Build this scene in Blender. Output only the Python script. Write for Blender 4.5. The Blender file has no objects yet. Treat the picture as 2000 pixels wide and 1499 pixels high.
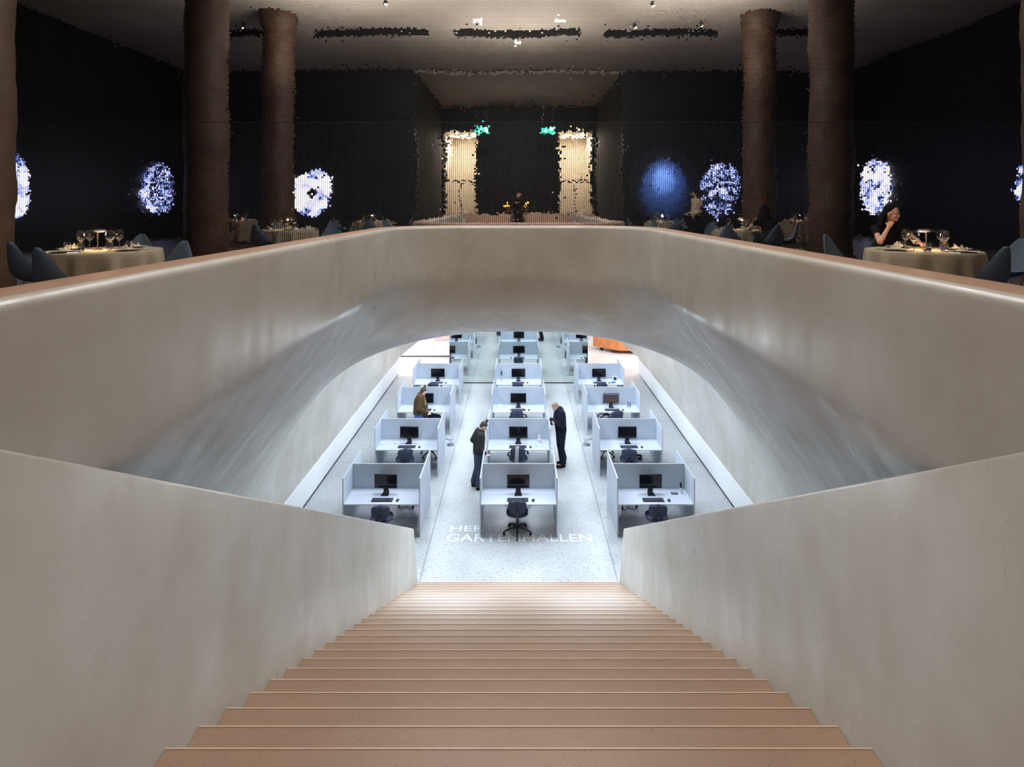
import bpy, bmesh, math, random
from mathutils import Vector, Matrix
random.seed(7)
S = bpy.context.scene
COL = S.collection
PI = math.pi
# ---------------------------------------------------------------- camera
F = 1150.0                       # focal length in pixels of the 2000 px wide frame
CAMZ = 7.0                       # eye above the lower floor
cam_d = bpy.data.cameras.new('camera'); cam = bpy.data.objects.new('camera', cam_d); COL.objects.link(cam)
cam.location = (0, 0, CAMZ); cam.rotation_euler = (PI/2, 0, 0)
cam_d.sensor_width = 36; cam_d.sensor_fit = 'HORIZONTAL'; cam_d.lens = F/2000*36
cam_d.shift_x = -13/2000; cam_d.shift_y = -349.5/2000
cam_d.clip_start = 0.05; cam_d.clip_end = 200
S.camera = cam
S.view_settings.view_transform = 'Standard'; S.view_settings.look = 'None'
S.view_settings.gamma = 1; S.view_settings.exposure = 0.0; S.view_settings.use_curve_mapping = False
# ---------------------------------------------------------------- world
W = bpy.data.worlds.new('world'); S.world = W; W.use_nodes = True
W.node_tree.nodes['Background'].inputs[0].default_value = (.02, .022, .03, 1)
W.node_tree.nodes['Background'].inputs[1].default_value = 0.2
# ---------------------------------------------------------------- lights
UF = CAMZ - 1.31                 # upper floor level
def area(name, loc, rot, sx, sy, power, col, shape='RECTANGLE', spread=PI):
    l = bpy.data.lights.new(name, 'AREA'); l.shape = shape; l.size = sx; l.size_y = sy
    l.energy = power; l.color = col; l.spread = spread
    o = bpy.data.objects.new(name, l); COL.objects.link(o); o.location = loc; o.rotation_euler = rot; return o
def spot(name, loc, target, power, col, angle=60, blend=.6, r=.04):
    l = bpy.data.lights.new(name, 'SPOT'); l.energy = power; l.color = col; l.spot_size = math.radians(angle)
    l.spot_blend = blend; l.shadow_soft_size = r
    o = bpy.data.objects.new(name, l); COL.objects.link(o); o.location = loc
    d = Vector(target) - Vector(loc); o.rotation_euler = d.to_track_quat('-Z', 'Y').to_euler(); return o
def point(name, loc, power, col, r=.03):
    l = bpy.data.lights.new(name, 'POINT'); l.energy = power; l.color = col; l.shadow_soft_size = r
    o = bpy.data.objects.new(name, l); COL.objects.link(o); o.location = loc; return o
COOL = (.80, .89, 1.0); WARM = (1.0, .74, .52); AMBER = (1.0, .66, .36); NEUT = (1, .9, .8)
HALL_P = 92
for yy in (13.4, 16.2, 18.9, 21.6):
    area('hall_light', (0, yy, 4.2), (0, 0, 0), 1.3, 1.3, HALL_P, COOL)
    for sx in (-1, 1):
        area('hall_light', (sx*2.9, yy, 3.55), (0, 0, 0), .9, .9, HALL_P*.62, COOL)
for x in (-1.5, 1.5): area('hall_light', (x, 12.5, 4.15), (math.radians(-48), 0, 0), 1.6, .9, 100, (.78, .90, 1.0), spread=math.radians(125))  # added pair tilted at the stair to brighten its lower steps
area('rear_hall_light', (-5.6, 25.7, 4.1), (0, 0, 0), 4.5, 1.6, 330, (1, .93, .92))
area('rear_hall_light', (5.8, 27.6, 4.1), (0, 0, 0), 4.5, 5, 600, (1, .92, .88))
# added uplights without fixtures, only there to brighten the restaurant ceiling
for x, y in ((-4.4, 5.4), (0, 2.6), (4.4, 5.4), (0, 7.2)):
    area('ceiling_fill', (x, y, UF+4.6), (PI, 0, 0), 3.2, 1.2, 160, (1, .91, .80))
spot('low_wall_fill', (0, 3.4, CAMZ+5.5), (0, -1.3, UF+.7), 650, (1, .80, .62), 32, .8, .05)  # added spot that brightens the low wall behind the stair head
area('passage_fill', (0, -7, UF+4.4), (PI, 0, 0), 3, 4, 14, (1, .86, .72))  # another added uplight without a fixture, brightens the passage
# ceiling spots over the stair
CZ = CAMZ + 5.56                 # restaurant ceiling
for x, y in ((-1.2, 3.2), (1.2, 3.2), (-1.2, 6.2), (1.2, 6.2), (0, 1.0)):
    area('stair_downlight', (x, y, CZ-.06), (0, 0, 0), .22, .22, 33, (1, .90, .80))
for x in (-1.3, 1.3): area('rim_highlight_fill', (x, 9.7, CZ-.06), (math.radians(-28), 0, 0), .35, .2, 130, (.93, .96, 1))  # added lights out of view, giving the parapet rim its highlight
# ---------------------------------------------------------------- materials
def _mat(name):
    m = bpy.data.materials.new(name); m.use_nodes = True
    return m, m.node_tree.nodes, m.node_tree.links, m.node_tree.nodes['Principled BSDF']
def plain(name, col, rough=.5, metal=0, var=.06, scale=6, spec=.5, bump=0, coat=0):
    m, N, L, P = _mat(name)
    P.inputs['Roughness'].default_value = rough; P.inputs['Metallic'].default_value = metal
    P.inputs['Specular IOR Level'].default_value = spec; P.inputs['Coat Weight'].default_value = coat
    tc = N.new('ShaderNodeTexCoord'); no = N.new('ShaderNodeTexNoise'); no.inputs['Scale'].default_value = scale
    no.inputs['Detail'].default_value = 4
    L.new(tc.outputs['Object'], no.inputs['Vector'])
    r = N.new('ShaderNodeValToRGB')
    r.color_ramp.elements[0].position = .3; r.color_ramp.elements[1].position = .7
    r.color_ramp.elements[0].color = [c*(1-var) for c in col]+[1]
    r.color_ramp.elements[1].color = [min(1, c*(1+var)) for c in col]+[1]
    L.new(no.outputs['Fac'], r.inputs['Fac']); L.new(r.outputs['Color'], P.inputs['Base Color'])
    if bump:
        b = N.new('ShaderNodeBump'); b.inputs['Strength'].default_value = bump; b.inputs['Distance'].default_value = .01
        L.new(no.outputs['Fac'], b.inputs['Height']); L.new(b.outputs['Normal'], P.inputs['Normal'])
    return m
def emit(name, col, st):
    m, N, L, P = _mat(name)
    P.inputs['Base Color'].default_value = (*[c*.5 for c in col], 1)
    P.inputs['Emission Color'].default_value = (*col, 1); P.inputs['Emission Strength'].default_value = st
    return m
def terrazzo(name, base, dark, rough=.35, amount=.5, scale=55, var=.05):
    m, N, L, P = _mat(name)
    geo = N.new('ShaderNodeNewGeometry')
    v = N.new('ShaderNodeTexVoronoi'); v.inputs['Scale'].default_value = scale
    L.new(geo.outputs['Position'], v.inputs['Vector'])
    sep = N.new('ShaderNodeSeparateColor'); L.new(v.outputs['Color'], sep.inputs[0])
    c1 = N.new('ShaderNodeMath'); c1.operation = 'GREATER_THAN'; c1.inputs[1].default_value = 1-amount*.14
    L.new(sep.outputs[0], c1.inputs[0])
    c2 = N.new('ShaderNodeMath'); c2.operation = 'LESS_THAN'; c2.inputs[1].default_value = .36
    L.new(v.outputs['Distance'], c2.inputs[0])
    mu = N.new('ShaderNodeMath'); mu.operation = 'MULTIPLY'; L.new(c1.outputs[0], mu.inputs[0]); L.new(c2.outputs[0], mu.inputs[1])
    no = N.new('ShaderNodeTexNoise'); no.inputs['Scale'].default_value = 1.6; no.inputs['Detail'].default_value = 8
    L.new(geo.outputs['Position'], no.inputs['Vector'])
    r = N.new('ShaderNodeValToRGB'); r.color_ramp.elements[0].position = .3; r.color_ramp.elements[1].position = .7
    r.color_ramp.elements[0].color = [c*(1-var) for c in base]+[1]; r.color_ramp.elements[1].color = [min(1, c*(1+var)) for c in base]+[1]
    L.new(no.outputs['Fac'], r.inputs['Fac'])
    mx = N.new('ShaderNodeMix'); mx.data_type = 'RGBA'
    L.new(mu.outputs[0], mx.inputs['Factor']); L.new(r.outputs['Color'], mx.inputs['A']); mx.inputs['B'].default_value = (*dark, 1)
    L.new(mx.outputs['Result'], P.inputs['Base Color']); P.inputs['Roughness'].default_value = rough
    return m
def stucco(name, base, rough=.32):
    """polished mineral plaster: cloudy tone, vertical trowel streaks, pits, uneven gloss"""
    m, N, L, P = _mat(name)
    geo = N.new('ShaderNodeNewGeometry')
    n1 = N.new('ShaderNodeTexNoise'); n1.inputs['Scale'].default_value = .9; n1.inputs['Detail'].default_value = 7; n1.inputs['Roughness'].default_value = .62
    L.new(geo.outputs['Position'], n1.inputs['Vector'])
    mp = N.new('ShaderNodeMapping'); mp.inputs['Scale'].default_value = (3.2, 3.2, 1.1)
    L.new(geo.outputs['Position'], mp.inputs['Vector'])
    n2 = N.new('ShaderNodeTexNoise'); n2.inputs['Scale'].default_value = 1.2; n2.inputs['Detail'].default_value = 8; n2.inputs['Distortion'].default_value = .2
    L.new(mp.outputs['Vector'], n2.inputs['Vector'])
    ad = N.new('ShaderNodeMath'); ad.operation = 'MULTIPLY_ADD'; ad.inputs[1].default_value = .22
    L.new(n2.outputs['Fac'], ad.inputs[0]); 
    h = N.new('ShaderNodeMath'); h.operation = 'MULTIPLY'; h.inputs[1].default_value = .78; L.new(n1.outputs['Fac'], h.inputs[0])
    L.new(h.outputs[0], ad.inputs[2])
    r = N.new('ShaderNodeValToRGB'); e = r.color_ramp.elements
    e[0].position = .36; e[1].position = .66
    e[0].color = (base[0]*.86, base[1]*.83, base[2]*.785, 1); e[1].color = (min(1, base[0]*1.08), min(1, base[1]*1.10), min(1, base[2]*1.14), 1)
    L.new(ad.outputs[0], r.inputs['Fac'])
    v = N.new('ShaderNodeTexVoronoi'); v.inputs['Scale'].default_value = 9
    L.new(geo.outputs['Position'], v.inputs['Vector'])
    lt = N.new('ShaderNodeMath'); lt.operation = 'LESS_THAN'; lt.inputs[1].default_value = .035; L.new(v.outputs['Distance'], lt.inputs[0])
    mx = N.new('ShaderNodeMix'); mx.data_type = 'RGBA'
    f = N.new('ShaderNodeMath'); f.operation = 'MULTIPLY'; f.inputs[1].default_value = .25; L.new(lt.outputs[0], f.inputs[0])
    L.new(f.outputs[0], mx.inputs['Factor']); L.new(r.outputs['Color'], mx.inputs['A']); mx.inputs['B'].default_value = (.2, .16, .13, 1)
    L.new(mx.outputs['Result'], P.inputs['Base Color'])
    mr = N.new('ShaderNodeMapRange'); mr.inputs['From Min'].default_value = .35; mr.inputs['From Max'].default_value = .65
    mr.inputs['To Min'].default_value = rough+.09; mr.inputs['To Max'].default_value = rough-.05
    L.new(n2.outputs['Fac'], mr.inputs['Value']); L.new(mr.outputs['Result'], P.inputs['Roughness'])
    b = N.new('ShaderNodeBump'); b.inputs['Strength'].default_value = .10; b.inputs['Distance'].default_value = .02
    L.new(ad.outputs[0], b.inputs['Height']); L.new(b.outputs['Normal'], P.inputs['Normal'])
    return m
def tile_mirror(name, tx=.036, tz=.030, gx=.10, gz=.1, tint=.8, grout=(.012, .012, .014)):
    """wall of small mirror tiles, each one tilted a hair differently"""
    m, N, L, P = _mat(name); N.remove(P); out = N['Material Output']
    def M(op, a, b=None, c=None):
        n = N.new('ShaderNodeMath'); n.operation = op
        for i, v in enumerate((a, b, c)):
            if v is None: continue
            if isinstance(v, (int, float)): n.inputs[i].default_value = v
            else: L.new(v, n.inputs[i])
        return n.outputs[0]
    geo = N.new('ShaderNodeNewGeometry'); sp = N.new('ShaderNodeSeparateXYZ'); L.new(geo.outputs['Position'], sp.inputs[0])
    ux = M('DIVIDE', sp.outputs[0], tx); uz = M('DIVIDE', sp.outputs[2], tz)
    ix = M('FLOOR', ux); iz = M('FLOOR', uz); fx = M('FRACT', ux); fz = M('FRACT', uz)
    cb = N.new('ShaderNodeCombineXYZ'); L.new(ix, cb.inputs[0]); L.new(iz, cb.inputs[1])
    wn = N.new('ShaderNodeTexWhiteNoise'); wn.noise_dimensions = '3D'; L.new(cb.outputs[0], wn.inputs['Vector'])
    ws = N.new('ShaderNodeSeparateColor'); L.new(wn.outputs['Color'], ws.inputs[0])
    ns = N.new('ShaderNodeTexNoise'); ns.inputs['Scale'].default_value = .028; ns.inputs['Detail'].default_value = 2
    L.new(cb.outputs[0], ns.inputs['Vector']); s2 = N.new('ShaderNodeSeparateColor'); L.new(ns.outputs['Color'], s2.inputs[0])
    def tilt(w, s, aw, as_):
        a = M('MULTIPLY', M('SUBTRACT', w, .5), aw); b = M('MULTIPLY', M('SUBTRACT', s, .5), as_); return M('ADD', a, b)
    # a few tiles sit clearly crooked
    crook = M('MULTIPLY_ADD', M('GREATER_THAN', ws.outputs[2], .93), .016, .0045)
    tx_ = tilt(ws.outputs[0], s2.outputs[0], 0, .014); tz_ = tilt(ws.outputs[1], s2.outputs[1], 0, .014)
    tx_ = M('ADD', tx_, M('MULTIPLY', M('SUBTRACT', ws.outputs[0], .5), crook))
    tz_ = M('ADD', tz_, M('MULTIPLY', M('SUBTRACT', ws.outputs[1], .5), crook))
    nv = N.new('ShaderNodeCombineXYZ'); L.new(tx_, nv.inputs[0]); nv.inputs[1].default_value = -1; L.new(tz_, nv.inputs[2])
    nn = N.new('ShaderNodeVectorMath'); nn.operation = 'NORMALIZE'; L.new(nv.outputs[0], nn.inputs[0])
    g = N.new('ShaderNodeBsdfGlossy'); g.inputs['Roughness'].default_value = 0; g.inputs['Color'].default_value = (tint, tint, tint*1.01, 1)
    L.new(nn.outputs[0], g.inputs['Normal'])
    d = N.new('ShaderNodeBsdfPrincipled'); d.inputs['Base Color'].default_value = (*grout, 1); d.inputs['Roughness'].default_value = .35
    e = M('MAXIMUM', M('LESS_THAN', fx, gx), M('LESS_THAN', fz, gz))
    mx = N.new('ShaderNodeMixShader'); L.new(e, mx.inputs[0]); L.new(g.outputs[0], mx.inputs[1]); L.new(d.outputs[0], mx.inputs[2])
    L.new(mx.outputs[0], out.inputs['Surface'])
    return m
def glass(name, tint=(1, 1, 1), rough=0.0):
    m, N, L, P = _mat(name)
    P.inputs['Base Color'].default_value = (*tint, 1); P.inputs['Transmission Weight'].default_value = 1
    P.inputs['Roughness'].default_value = rough; P.inputs['IOR'].default_value = 1.45
    return m
def screen_pattern(name, seed, st=2.2):
    """lit round screen: blue-white swirling picture with a dark centre"""
    m, N, L, P = _mat(name)
    tc = N.new('ShaderNodeTexCoord'); mp = N.new('ShaderNodeMapping'); mp.inputs['Location'].default_value = (seed*3.1, seed, seed*1.7)
    L.new(tc.outputs['Object'], mp.inputs['Vector'])
    w = N.new('ShaderNodeTexNoise'); w.inputs['Scale'].default_value = (1.6, 1.3, 4.5, 4.0, 1.6, 2.0, 2.0)[seed]; w.inputs['Detail'].default_value = 8; w.inputs['Distortion'].default_value = 1.6
    L.new(mp.outputs['Vector'], w.inputs['Vector'])
    r = N.new('ShaderNodeValToRGB'); e = r.color_ramp.elements
    e[0].position = (.3, .33, .50, .48, .36, .4, .4)[seed]; e[0].color = (.004, .004, .01, 1); e[1].position = e[0].position+.025; e[1].color = (.12, .2, .62, 1)
    a = e.new(e[0].position+.08); a.color = (.42, .45, .85, 1); b = e.new(e[0].position+.17); b.color = (.8, .74, .8, 1)
    L.new(w.outputs['Fac'], r.inputs['Fac'])
    ln = N.new('ShaderNodeVectorMath'); ln.operation = 'LENGTH'; L.new(tc.outputs['Object'], ln.inputs[0])
    gt = N.new('ShaderNodeMath'); gt.operation = 'GREATER_THAN'; gt.inputs[1].default_value = .2 if seed == 1 else .0; L.new(ln.outputs['Value'], gt.inputs[0])
    mu = N.new('ShaderNodeMath'); mu.operation = 'MULTIPLY'; mu.inputs[1].default_value = st; L.new(gt.outputs[0], mu.inputs[0])
    P.inputs['Base Color'].default_value = (.02, .02, .03, 1)
    L.new(r.outputs['Color'], P.inputs['Emission Color']); L.new(mu.outputs[0], P.inputs['Emission Strength'])
    return m
M = {}
M['stucco'] = stucco('polished_plaster', (.575, .56, .515))
M['stair'] = terrazzo('warm_terrazzo', (.37, .245, .165), (.14, .09, .06), .42, .35, 130)
M['cap'] = terrazzo('parapet_stone', (.54, .34, .235), (.3, .2, .14), .45, .1, 90)
M['floor'] = terrazzo('white_terrazzo', (.46, .48, .50), (.10, .09, .08), .28, 1.3, 42)
M['upfloor'] = terrazzo('restaurant_floor', (.11, .07, .058), (.35, .25, .22), .5, .3, 40)
M['band'] = plain('white_skirting', (.93, .95, .97), .4, var=.01)
M['dark'] = plain('black_gap', (.012, .012, .014), .6)
M['hallwall'] = plain('white_wall', (.85, .84, .83), .6, var=.01)
M['navy'] = plain('navy_wall', (.010, .013, .020), .45, var=.25, scale=1.4)
M['greywall'] = plain('slate_wall', (.028, .032, .034), .75, var=.25, scale=2)
M['ceil'] = plain('grey_plaster_ceiling', (.36, .325, .285), .7, var=.10, scale=.7)
M['column'] = plain('brown_travertine', (.075, .038, .021), .6, var=.3, scale=2.5, bump=.6)
M['mirror_low'] = tile_mirror('mirror_tiles_lower', gx=.20, gz=.06, grout=(.03, .03, .032))
M['mirror_up'] = tile_mirror('mirror_tiles_upper', gx=.05, gz=.12)
M['panel'] = plain('grey_laminate', (.50, .56, .64), .5, var=.015)
M['desk'] = plain('desk_laminate', (.60, .66, .76), .4, var=.01)
M['black'] = plain('black_plastic', (.012, .012, .016), .38)
M['screen'] = plain('dark_screen', (.006, .006, .008), .12)
M['chairfab'] = plain('blue_black_fabric', (.035, .045, .085), .85, var=.15, scale=60)
M['key'] = plain('grey_keys', (.06, .065, .10), .6)
M['dropfab'] = plain('blue_grey_fabric', (.085, .125, .17), .9, var=.08, scale=30)
M['steel'] = plain('steel', (.5, .5, .5), .25, 1)
M['cloth'] = plain('linen_cloth', (.36, .30, .205), .85, var=.05, scale=8)
M['napkin'] = plain('linen_napkin', (.62, .55, .42), .85)
M['china'] = plain('grey_porcelain', (.5, .47, .42), .3)
M['glass'] = glass('clear_glass')
M['chrome'] = plain('polished_copper', (.75, .6, .5), .18, 1)
M['glow'] = emit('lamp_glow', (1, .72, .42), 9)
M['spotglow'] = emit('spot_lens', (1, .82, .6), 14)
M['skin'] = plain('skin', (.68, .37, .24), .5, var=.04)
M['skin_pale'] = plain('pale_skin', (.66, .44, .35), .5, var=.04)
M['hair_black'] = plain('black_hair', (.006, .004, .004), .8, spec=.15, var=.4, scale=40)
M['hair_brown'] = plain('brown_hair', (.05, .035, .03), .5, var=.4, scale=40)
M['hair_blond'] = plain('short_fair_hair', (.34, .25, .17), .6, var=.3, scale=40)
M['cloth_black'] = plain('black_cloth', (.008, .008, .010), .9, spec=.2)
M['cloth_navy'] = plain('navy_cloth', (.010, .013, .024), .9, var=.15, spec=.2)
M['leather'] = plain('dark_brown_leather', (.007, .005, .005), .7, var=.3)
M['denim'] = plain('dark_denim', (.03, .045, .09), .8)
M['jeans_blue'] = plain('blue_denim', (.05, .12, .38), .8)
M['coat_brown'] = plain('brown_teddy_coat', (.075, .042, .018), .95, var=.3, scale=40, bump=.5)
M['scarf'] = plain('mustard_scarf', (.32, .19, .06), .9, var=.3, scale=30)
M['white_shirt'] = plain('cream_shirt', (.62, .48, .38), .8)
M['lips'] = plain('lips', (.5, .1, .09), .4)
M['gold'] = plain('gold', (.8, .55, .2), .25, 1)
M['white'] = plain('white_matt', (.8, .8, .8), .5)
M['blue'] = plain('blue_plastic', (.05, .16, .7), .4)
M['lightblue'] = plain('pale_blue_paper', (.35, .6, .75), .5)
M['orange_wood'] = plain('orange_wood', (.72, .26, .09), .5, var=.18, scale=5)
M['wood'] = plain('brown_wood', (.16, .075, .03), .5, var=.25, scale=6)
M['cream'] = plain('cream_wall', (.76, .68, .55), .6)
M['green'] = emit('green_sign', (.03, .75, .45), 2.4)
M['signwhite'] = emit('sign_white', (.8, 1, .95), 3)
M['print'] = plain('printed_picture', (.5, .45, .5), .5)
# ---------------------------------------------------------------- mesh helpers
class MB:
    def __init__(s): s.v = []; s.f = []
    def add(s, vs, fs):
        o = len(s.v); s.v += [tuple(v) for v in vs]; s.f += [tuple(i+o for i in f) for f in fs]; return s
    def box(s, c, d, rot=None):
        x, y, z = (k/2 for k in d); vs = [Vector((a, b, e)) for a in (-x, x) for b in (-y, y) for e in (-z, z)]
        if rot is not None: vs = [rot @ v for v in vs]
        vs = [v + Vector(c) for v in vs]
        return s.add(vs, [(0, 1, 3, 2), (4, 6, 7, 5), (0, 4, 5, 1), (2, 3, 7, 6), (0, 2, 6, 4), (1, 5, 7, 3)])
    def cyl(s, p0, p1, r0, r1=None, n=12):
        r1 = r0 if r1 is None else r1; p0 = Vector(p0); p1 = Vector(p1); d = p1-p0
        q = d.to_track_quat('Z', 'Y'); vs = []
        for p, r in ((p0, r0), (p1, r1)):
            for i in range(n):
                a = 2*PI*i/n; vs.append(p + q @ Vector((r*math.cos(a), r*math.sin(a), 0)))
        fs = [(i, (i+1) % n, n+(i+1) % n, n+i) for i in range(n)] + [tuple(reversed(range(n))), tuple(range(n, 2*n))]
        return s.add(vs, fs)
    def tube(s, pts, r, n=8):
        pts = [Vector(p) for p in pts]; rs = r if isinstance(r, (list, tuple)) else [r]*len(pts); vs = []
        for k, p in enumerate(pts):
            d = (pts[min(k+1, len(pts)-1)] - pts[max(k-1, 0)]).normalized(); q = d.to_track_quat('Z', 'Y')
            for i in range(n):
                a = 2*PI*i/n; vs.append(p + q @ Vector((rs[k]*math.cos(a), rs[k]*math.sin(a), 0)))
        fs = []
        for k in range(len(pts)-1):
            fs += [(k*n+i, k*n+(i+1) % n, (k+1)*n+(i+1) % n, (k+1)*n+i) for i in range(n)]
        fs += [tuple(reversed(range(n))), tuple(range((len(pts)-1)*n, len(pts)*n))]
        return s.add(vs, fs)
    def lathe(s, prof, n=20, c=(0, 0, 0), closed=False):
        vs = []; c = Vector(c)
        for r, z in prof:
            for i in range(n):
                a = 2*PI*i/n; vs.append(c+Vector((r*math.cos(a), r*math.sin(a), z)))
        fs = []; m = len(prof)
        for k in range(m if closed else m-1):
            k2 = (k+1) % m
            fs += [(k*n+i, k*n+(i+1) % n, k2*n+(i+1) % n, k2*n+i) for i in range(n)]
        if not closed:
            fs += [tuple(reversed(range(n))), tuple(range((m-1)*n, m*n))]
        return s.add(vs, fs)
    def ball(s, c, r, n=12, m=8, rot=None, p=1.0):
        """(super)ellipsoid; p<1 gives a boxier pad"""
        r = (r, r, r) if isinstance(r, (int, float)) else r; vs = []
        f = lambda t: math.copysign(abs(t)**p, t)
        for j in range(1, m):
            b = -PI/2+PI*j/m
            for i in range(n):
                a = 2*PI*i/n
                v = Vector((r[0]*f(math.cos(b))*f(math.cos(a)), r[1]*f(math.cos(b))*f(math.sin(a)), r[2]*f(math.sin(b))))
                vs.append(v)
        vs += [Vector((0, 0, -r[2])), Vector((0, 0, r[2]))]
        if rot is not None: vs = [rot @ v for v in vs]
        vs = [v+Vector(c) for v in vs]; fs = []
        for j in range(m-2): fs += [(j*n+i, j*n+(i+1) % n, (j+1)*n+(i+1) % n, (j+1)*n+i) for i in range(n)]
        a0 = (m-1)*n
        fs += [(a0, (i+1) % n, i) for i in range(n)] + [(a0+1, (m-2)*n+i, (m-2)*n+(i+1) % n) for i in range(n)]
        return s.add(vs, fs)
    def cap(s, p0, p1, r0, r1=None, n=12):
        r1 = r0 if r1 is None else r1
        s.ball(p0, r0, n, 8); s.ball(p1, r1, n, 8); return s.cyl(p0, p1, r0, r1, n)
    def build(s, name, mat, parent=None, smooth=True, bevel=0, angle=40, loc=None):
        me = bpy.data.meshes.new(name); me.from_pydata(s.v, [], s.f); me.validate(); me.update()
        bm = bmesh.new(); bm.from_mesh(me); bmesh.ops.recalc_face_normals(bm, faces=bm.faces); bm.to_mesh(me); bm.free()
        if smooth: me.shade_smooth(); me.set_sharp_from_angle(angle=math.radians(angle))
        me.materials.append(mat)
        o = bpy.data.objects.new(name, me); COL.objects.link(o)
        if parent is not None: o.parent = parent
        if loc is not None: o.location = loc
        if bevel:
            b = o.modifiers.new('bevel', 'BEVEL'); b.width = bevel; b.segments = 2; b.limit_method = 'ANGLE'
        return o
def thing(name, label, cat, loc=(0, 0, 0), rz=0, group=None):
    o = bpy.data.objects.new(name, None); COL.objects.link(o); o.empty_display_size = .1
    o.location = loc; o.rotation_euler = (0, 0, rz); o['label'] = label; o['category'] = cat
    if group: o['group'] = group
    return o
def tag(o, label, cat, group=None):
    o['label'] = label; o['category'] = cat
    if group: o['group'] = group
    return o
def struct(o, label=None):
    o['kind'] = 'structure'
    if label: o['label'] = label
    return o
def kids(o): return [c for c in bpy.data.objects if c.parent == o]
def dup(root, loc, rz=None, label=None, group=None):
    def rec(o, par):
        c = o.copy(); COL.objects.link(c); c.parent = par
        for k in TREE.get(o.name, []): rec(k, c)
        return c
    TREE.clear()
    for o in bpy.data.objects:
        if o.parent: TREE.setdefault(o.parent.name, []).append(o)
    r = rec(root, None); r.location = loc
    if rz is not None: r.rotation_euler = (0, 0, rz)
    if label: r['label'] = label
    if group: r['group'] = group
    return r
TREE = {}
# ================================================================ STRUCTURE
ZR = CAMZ - .345                 # parapet top
SW = 1.805                       # half width of the stair
XB, DB = 5.0, 6.385              # foot line of the vault
C_ARCH, Y_ARCH, Y_END = 2.40, 12.0, 24.4
Y_LAND = .31                     # top landing edge
# rim outline (plan): inner edge, left side -> round the far end -> right side
def rim_path(half, yfar, rad, y0=-.0, n=14, nside=26):
    pts = []
    for i in range(nside): pts.append((-half, y0+(yfar-rad-y0)*i/nside))
    for i in range(n+1):
        a = PI - (PI/2)*i/n; pts.append((-half+rad+rad*math.cos(a), yfar-rad+rad*math.sin(a)))
    m = 10; w = half-rad
    for i in range(1, m): pts.append((-w+2*w*i/m, yfar))
    return pts + [(-x, y) for x, y in reversed(pts[:nside+n+1])]
NS, NC = 26, 14
YR0 = .31
inner = rim_path(1.88, 9.50, 1.0, YR0, NC, NS)
outer = rim_path(2.17, 9.92, 1.25, YR0, NC, NS)
# foot curve: side foot lines and the front arch
def foot(i, n):
    if i < NS: return Vector((-XB, YR0+(Y_ARCH-YR0)*(i/NS)**1.0, CAMZ-DB)), Vector((0, 0, -1))
    if i > n-1-NS:
        v, t = foot(n-1-i, n); v.x = -v.x; return v, t
    u = (i-NS)/(n-1-2*NS); a = PI*u           # 0..pi over the arch
    p = 2/2.7
    def arc(a):
        cx, sx = math.cos(a), max(0, math.sin(a))
        return Vector((-XB*math.copysign(abs(cx)**p, cx), Y_ARCH, CAMZ-(DB-(DB-C_ARCH)*sx**p)))
    v = arc(a); sx = math.sin(a); k = sx*sx*(3-2*sx)
    if a <= 1e-6 or a >= PI-1e-6: return v, Vector((0, 0, -1))
    d = (arc(a-.02 if a < PI/2 else a+.02)-v).normalized()        # along the arch towards its foot
    return v, (Vector((0, k, 0))+d*(1-k)).normalized()
def well():
    mb = MB(); n = len(inner); rows = 30; grid = []
    for i, (x, y) in enumerate(inner):
        ox, oy = outer[i]; B, T = foot(i, n); col = []
        # roll from the cap into the inner face
        nx, ny = ox-x, oy-y; l = math.hypot(nx, ny) or 1; nx /= l; ny /= l
        rr = .05
        for k in range(7):
            a = (PI/2)*k/6
            col.append(Vector((x+nx*rr*(1-math.sin(a)), y+ny*rr*(1-math.sin(a)), ZR-rr*(1-math.cos(a)) - .0)))
        P0 = Vector((x, y, ZR-rr)); V = Vector((x, y, ZR-.80))
        for k in range(1, 6): col.append(P0.lerp(V, k/5))
        L = (B-V).length
        kk = max(0, min(1, T.y*2.2)); P1 = V+Vector((0, 0, -L*(.10+.16*kk))); P2 = B - T*(L*.30)
        for k in range(1, rows+1):
            t = k/rows
            col.append(V*(1-t)**3+P1*3*t*(1-t)**2+P2*3*t*t*(1-t)+B*t**3)
        grid.append(col)
    # vault beyond the front arch
    m = len(grid[0])
    for it in range(45):                       # relax the plaster skin so it flows without folds
        new = [[v.copy() for v in c] for c in grid]
        for i in range(1, n-1):
            for k in range(13, m-2):
                new[i][k] = (grid[i-1][k]+grid[i+1][k])*.20+(grid[i][k-1]+grid[i][k+1])*.30
        grid = new
    for i in range(n): mb.v += [tuple(p) for p in grid[i]]
    for i in range(n-1):
        for k in range(m-1): mb.f.append((i*m+k, (i+1)*m+k, (i+1)*m+k+1, i*m+k+1))
    prev = [i*m+m-1 for i in range(NS, n-NS)]
    for s in range(1, 15):
        yy = Y_ARCH+(Y_END-Y_ARCH)*s/14; cur = []
        for i in range(NS, n-NS):
            v = foot(i, n)[0]; nn = 2.7+(1.03-2.7)*(s/14)**3
            a = PI*(i-NS)/(n-1-2*NS); ex = (2/2.7)*(1-(s/14)**3)+(2/nn)*(s/14)**3
            vx = -XB*math.copysign(abs(math.cos(a))**ex, math.cos(a)); vz = CAMZ-(DB-(DB-C_ARCH)*max(0, math.sin(a))**ex)
            cur.append(len(mb.v)); mb.v.append((vx, yy, vz))
        for k in range(len(cur)-1): mb.f.append((prev[k], prev[k+1], cur[k+1], cur[k]))
        prev = cur
    return mb
o = struct(well().build('wall_stairwell', M['stucco'], angle=80), 'polished grey plaster funnel wall around the stairwell')
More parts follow.
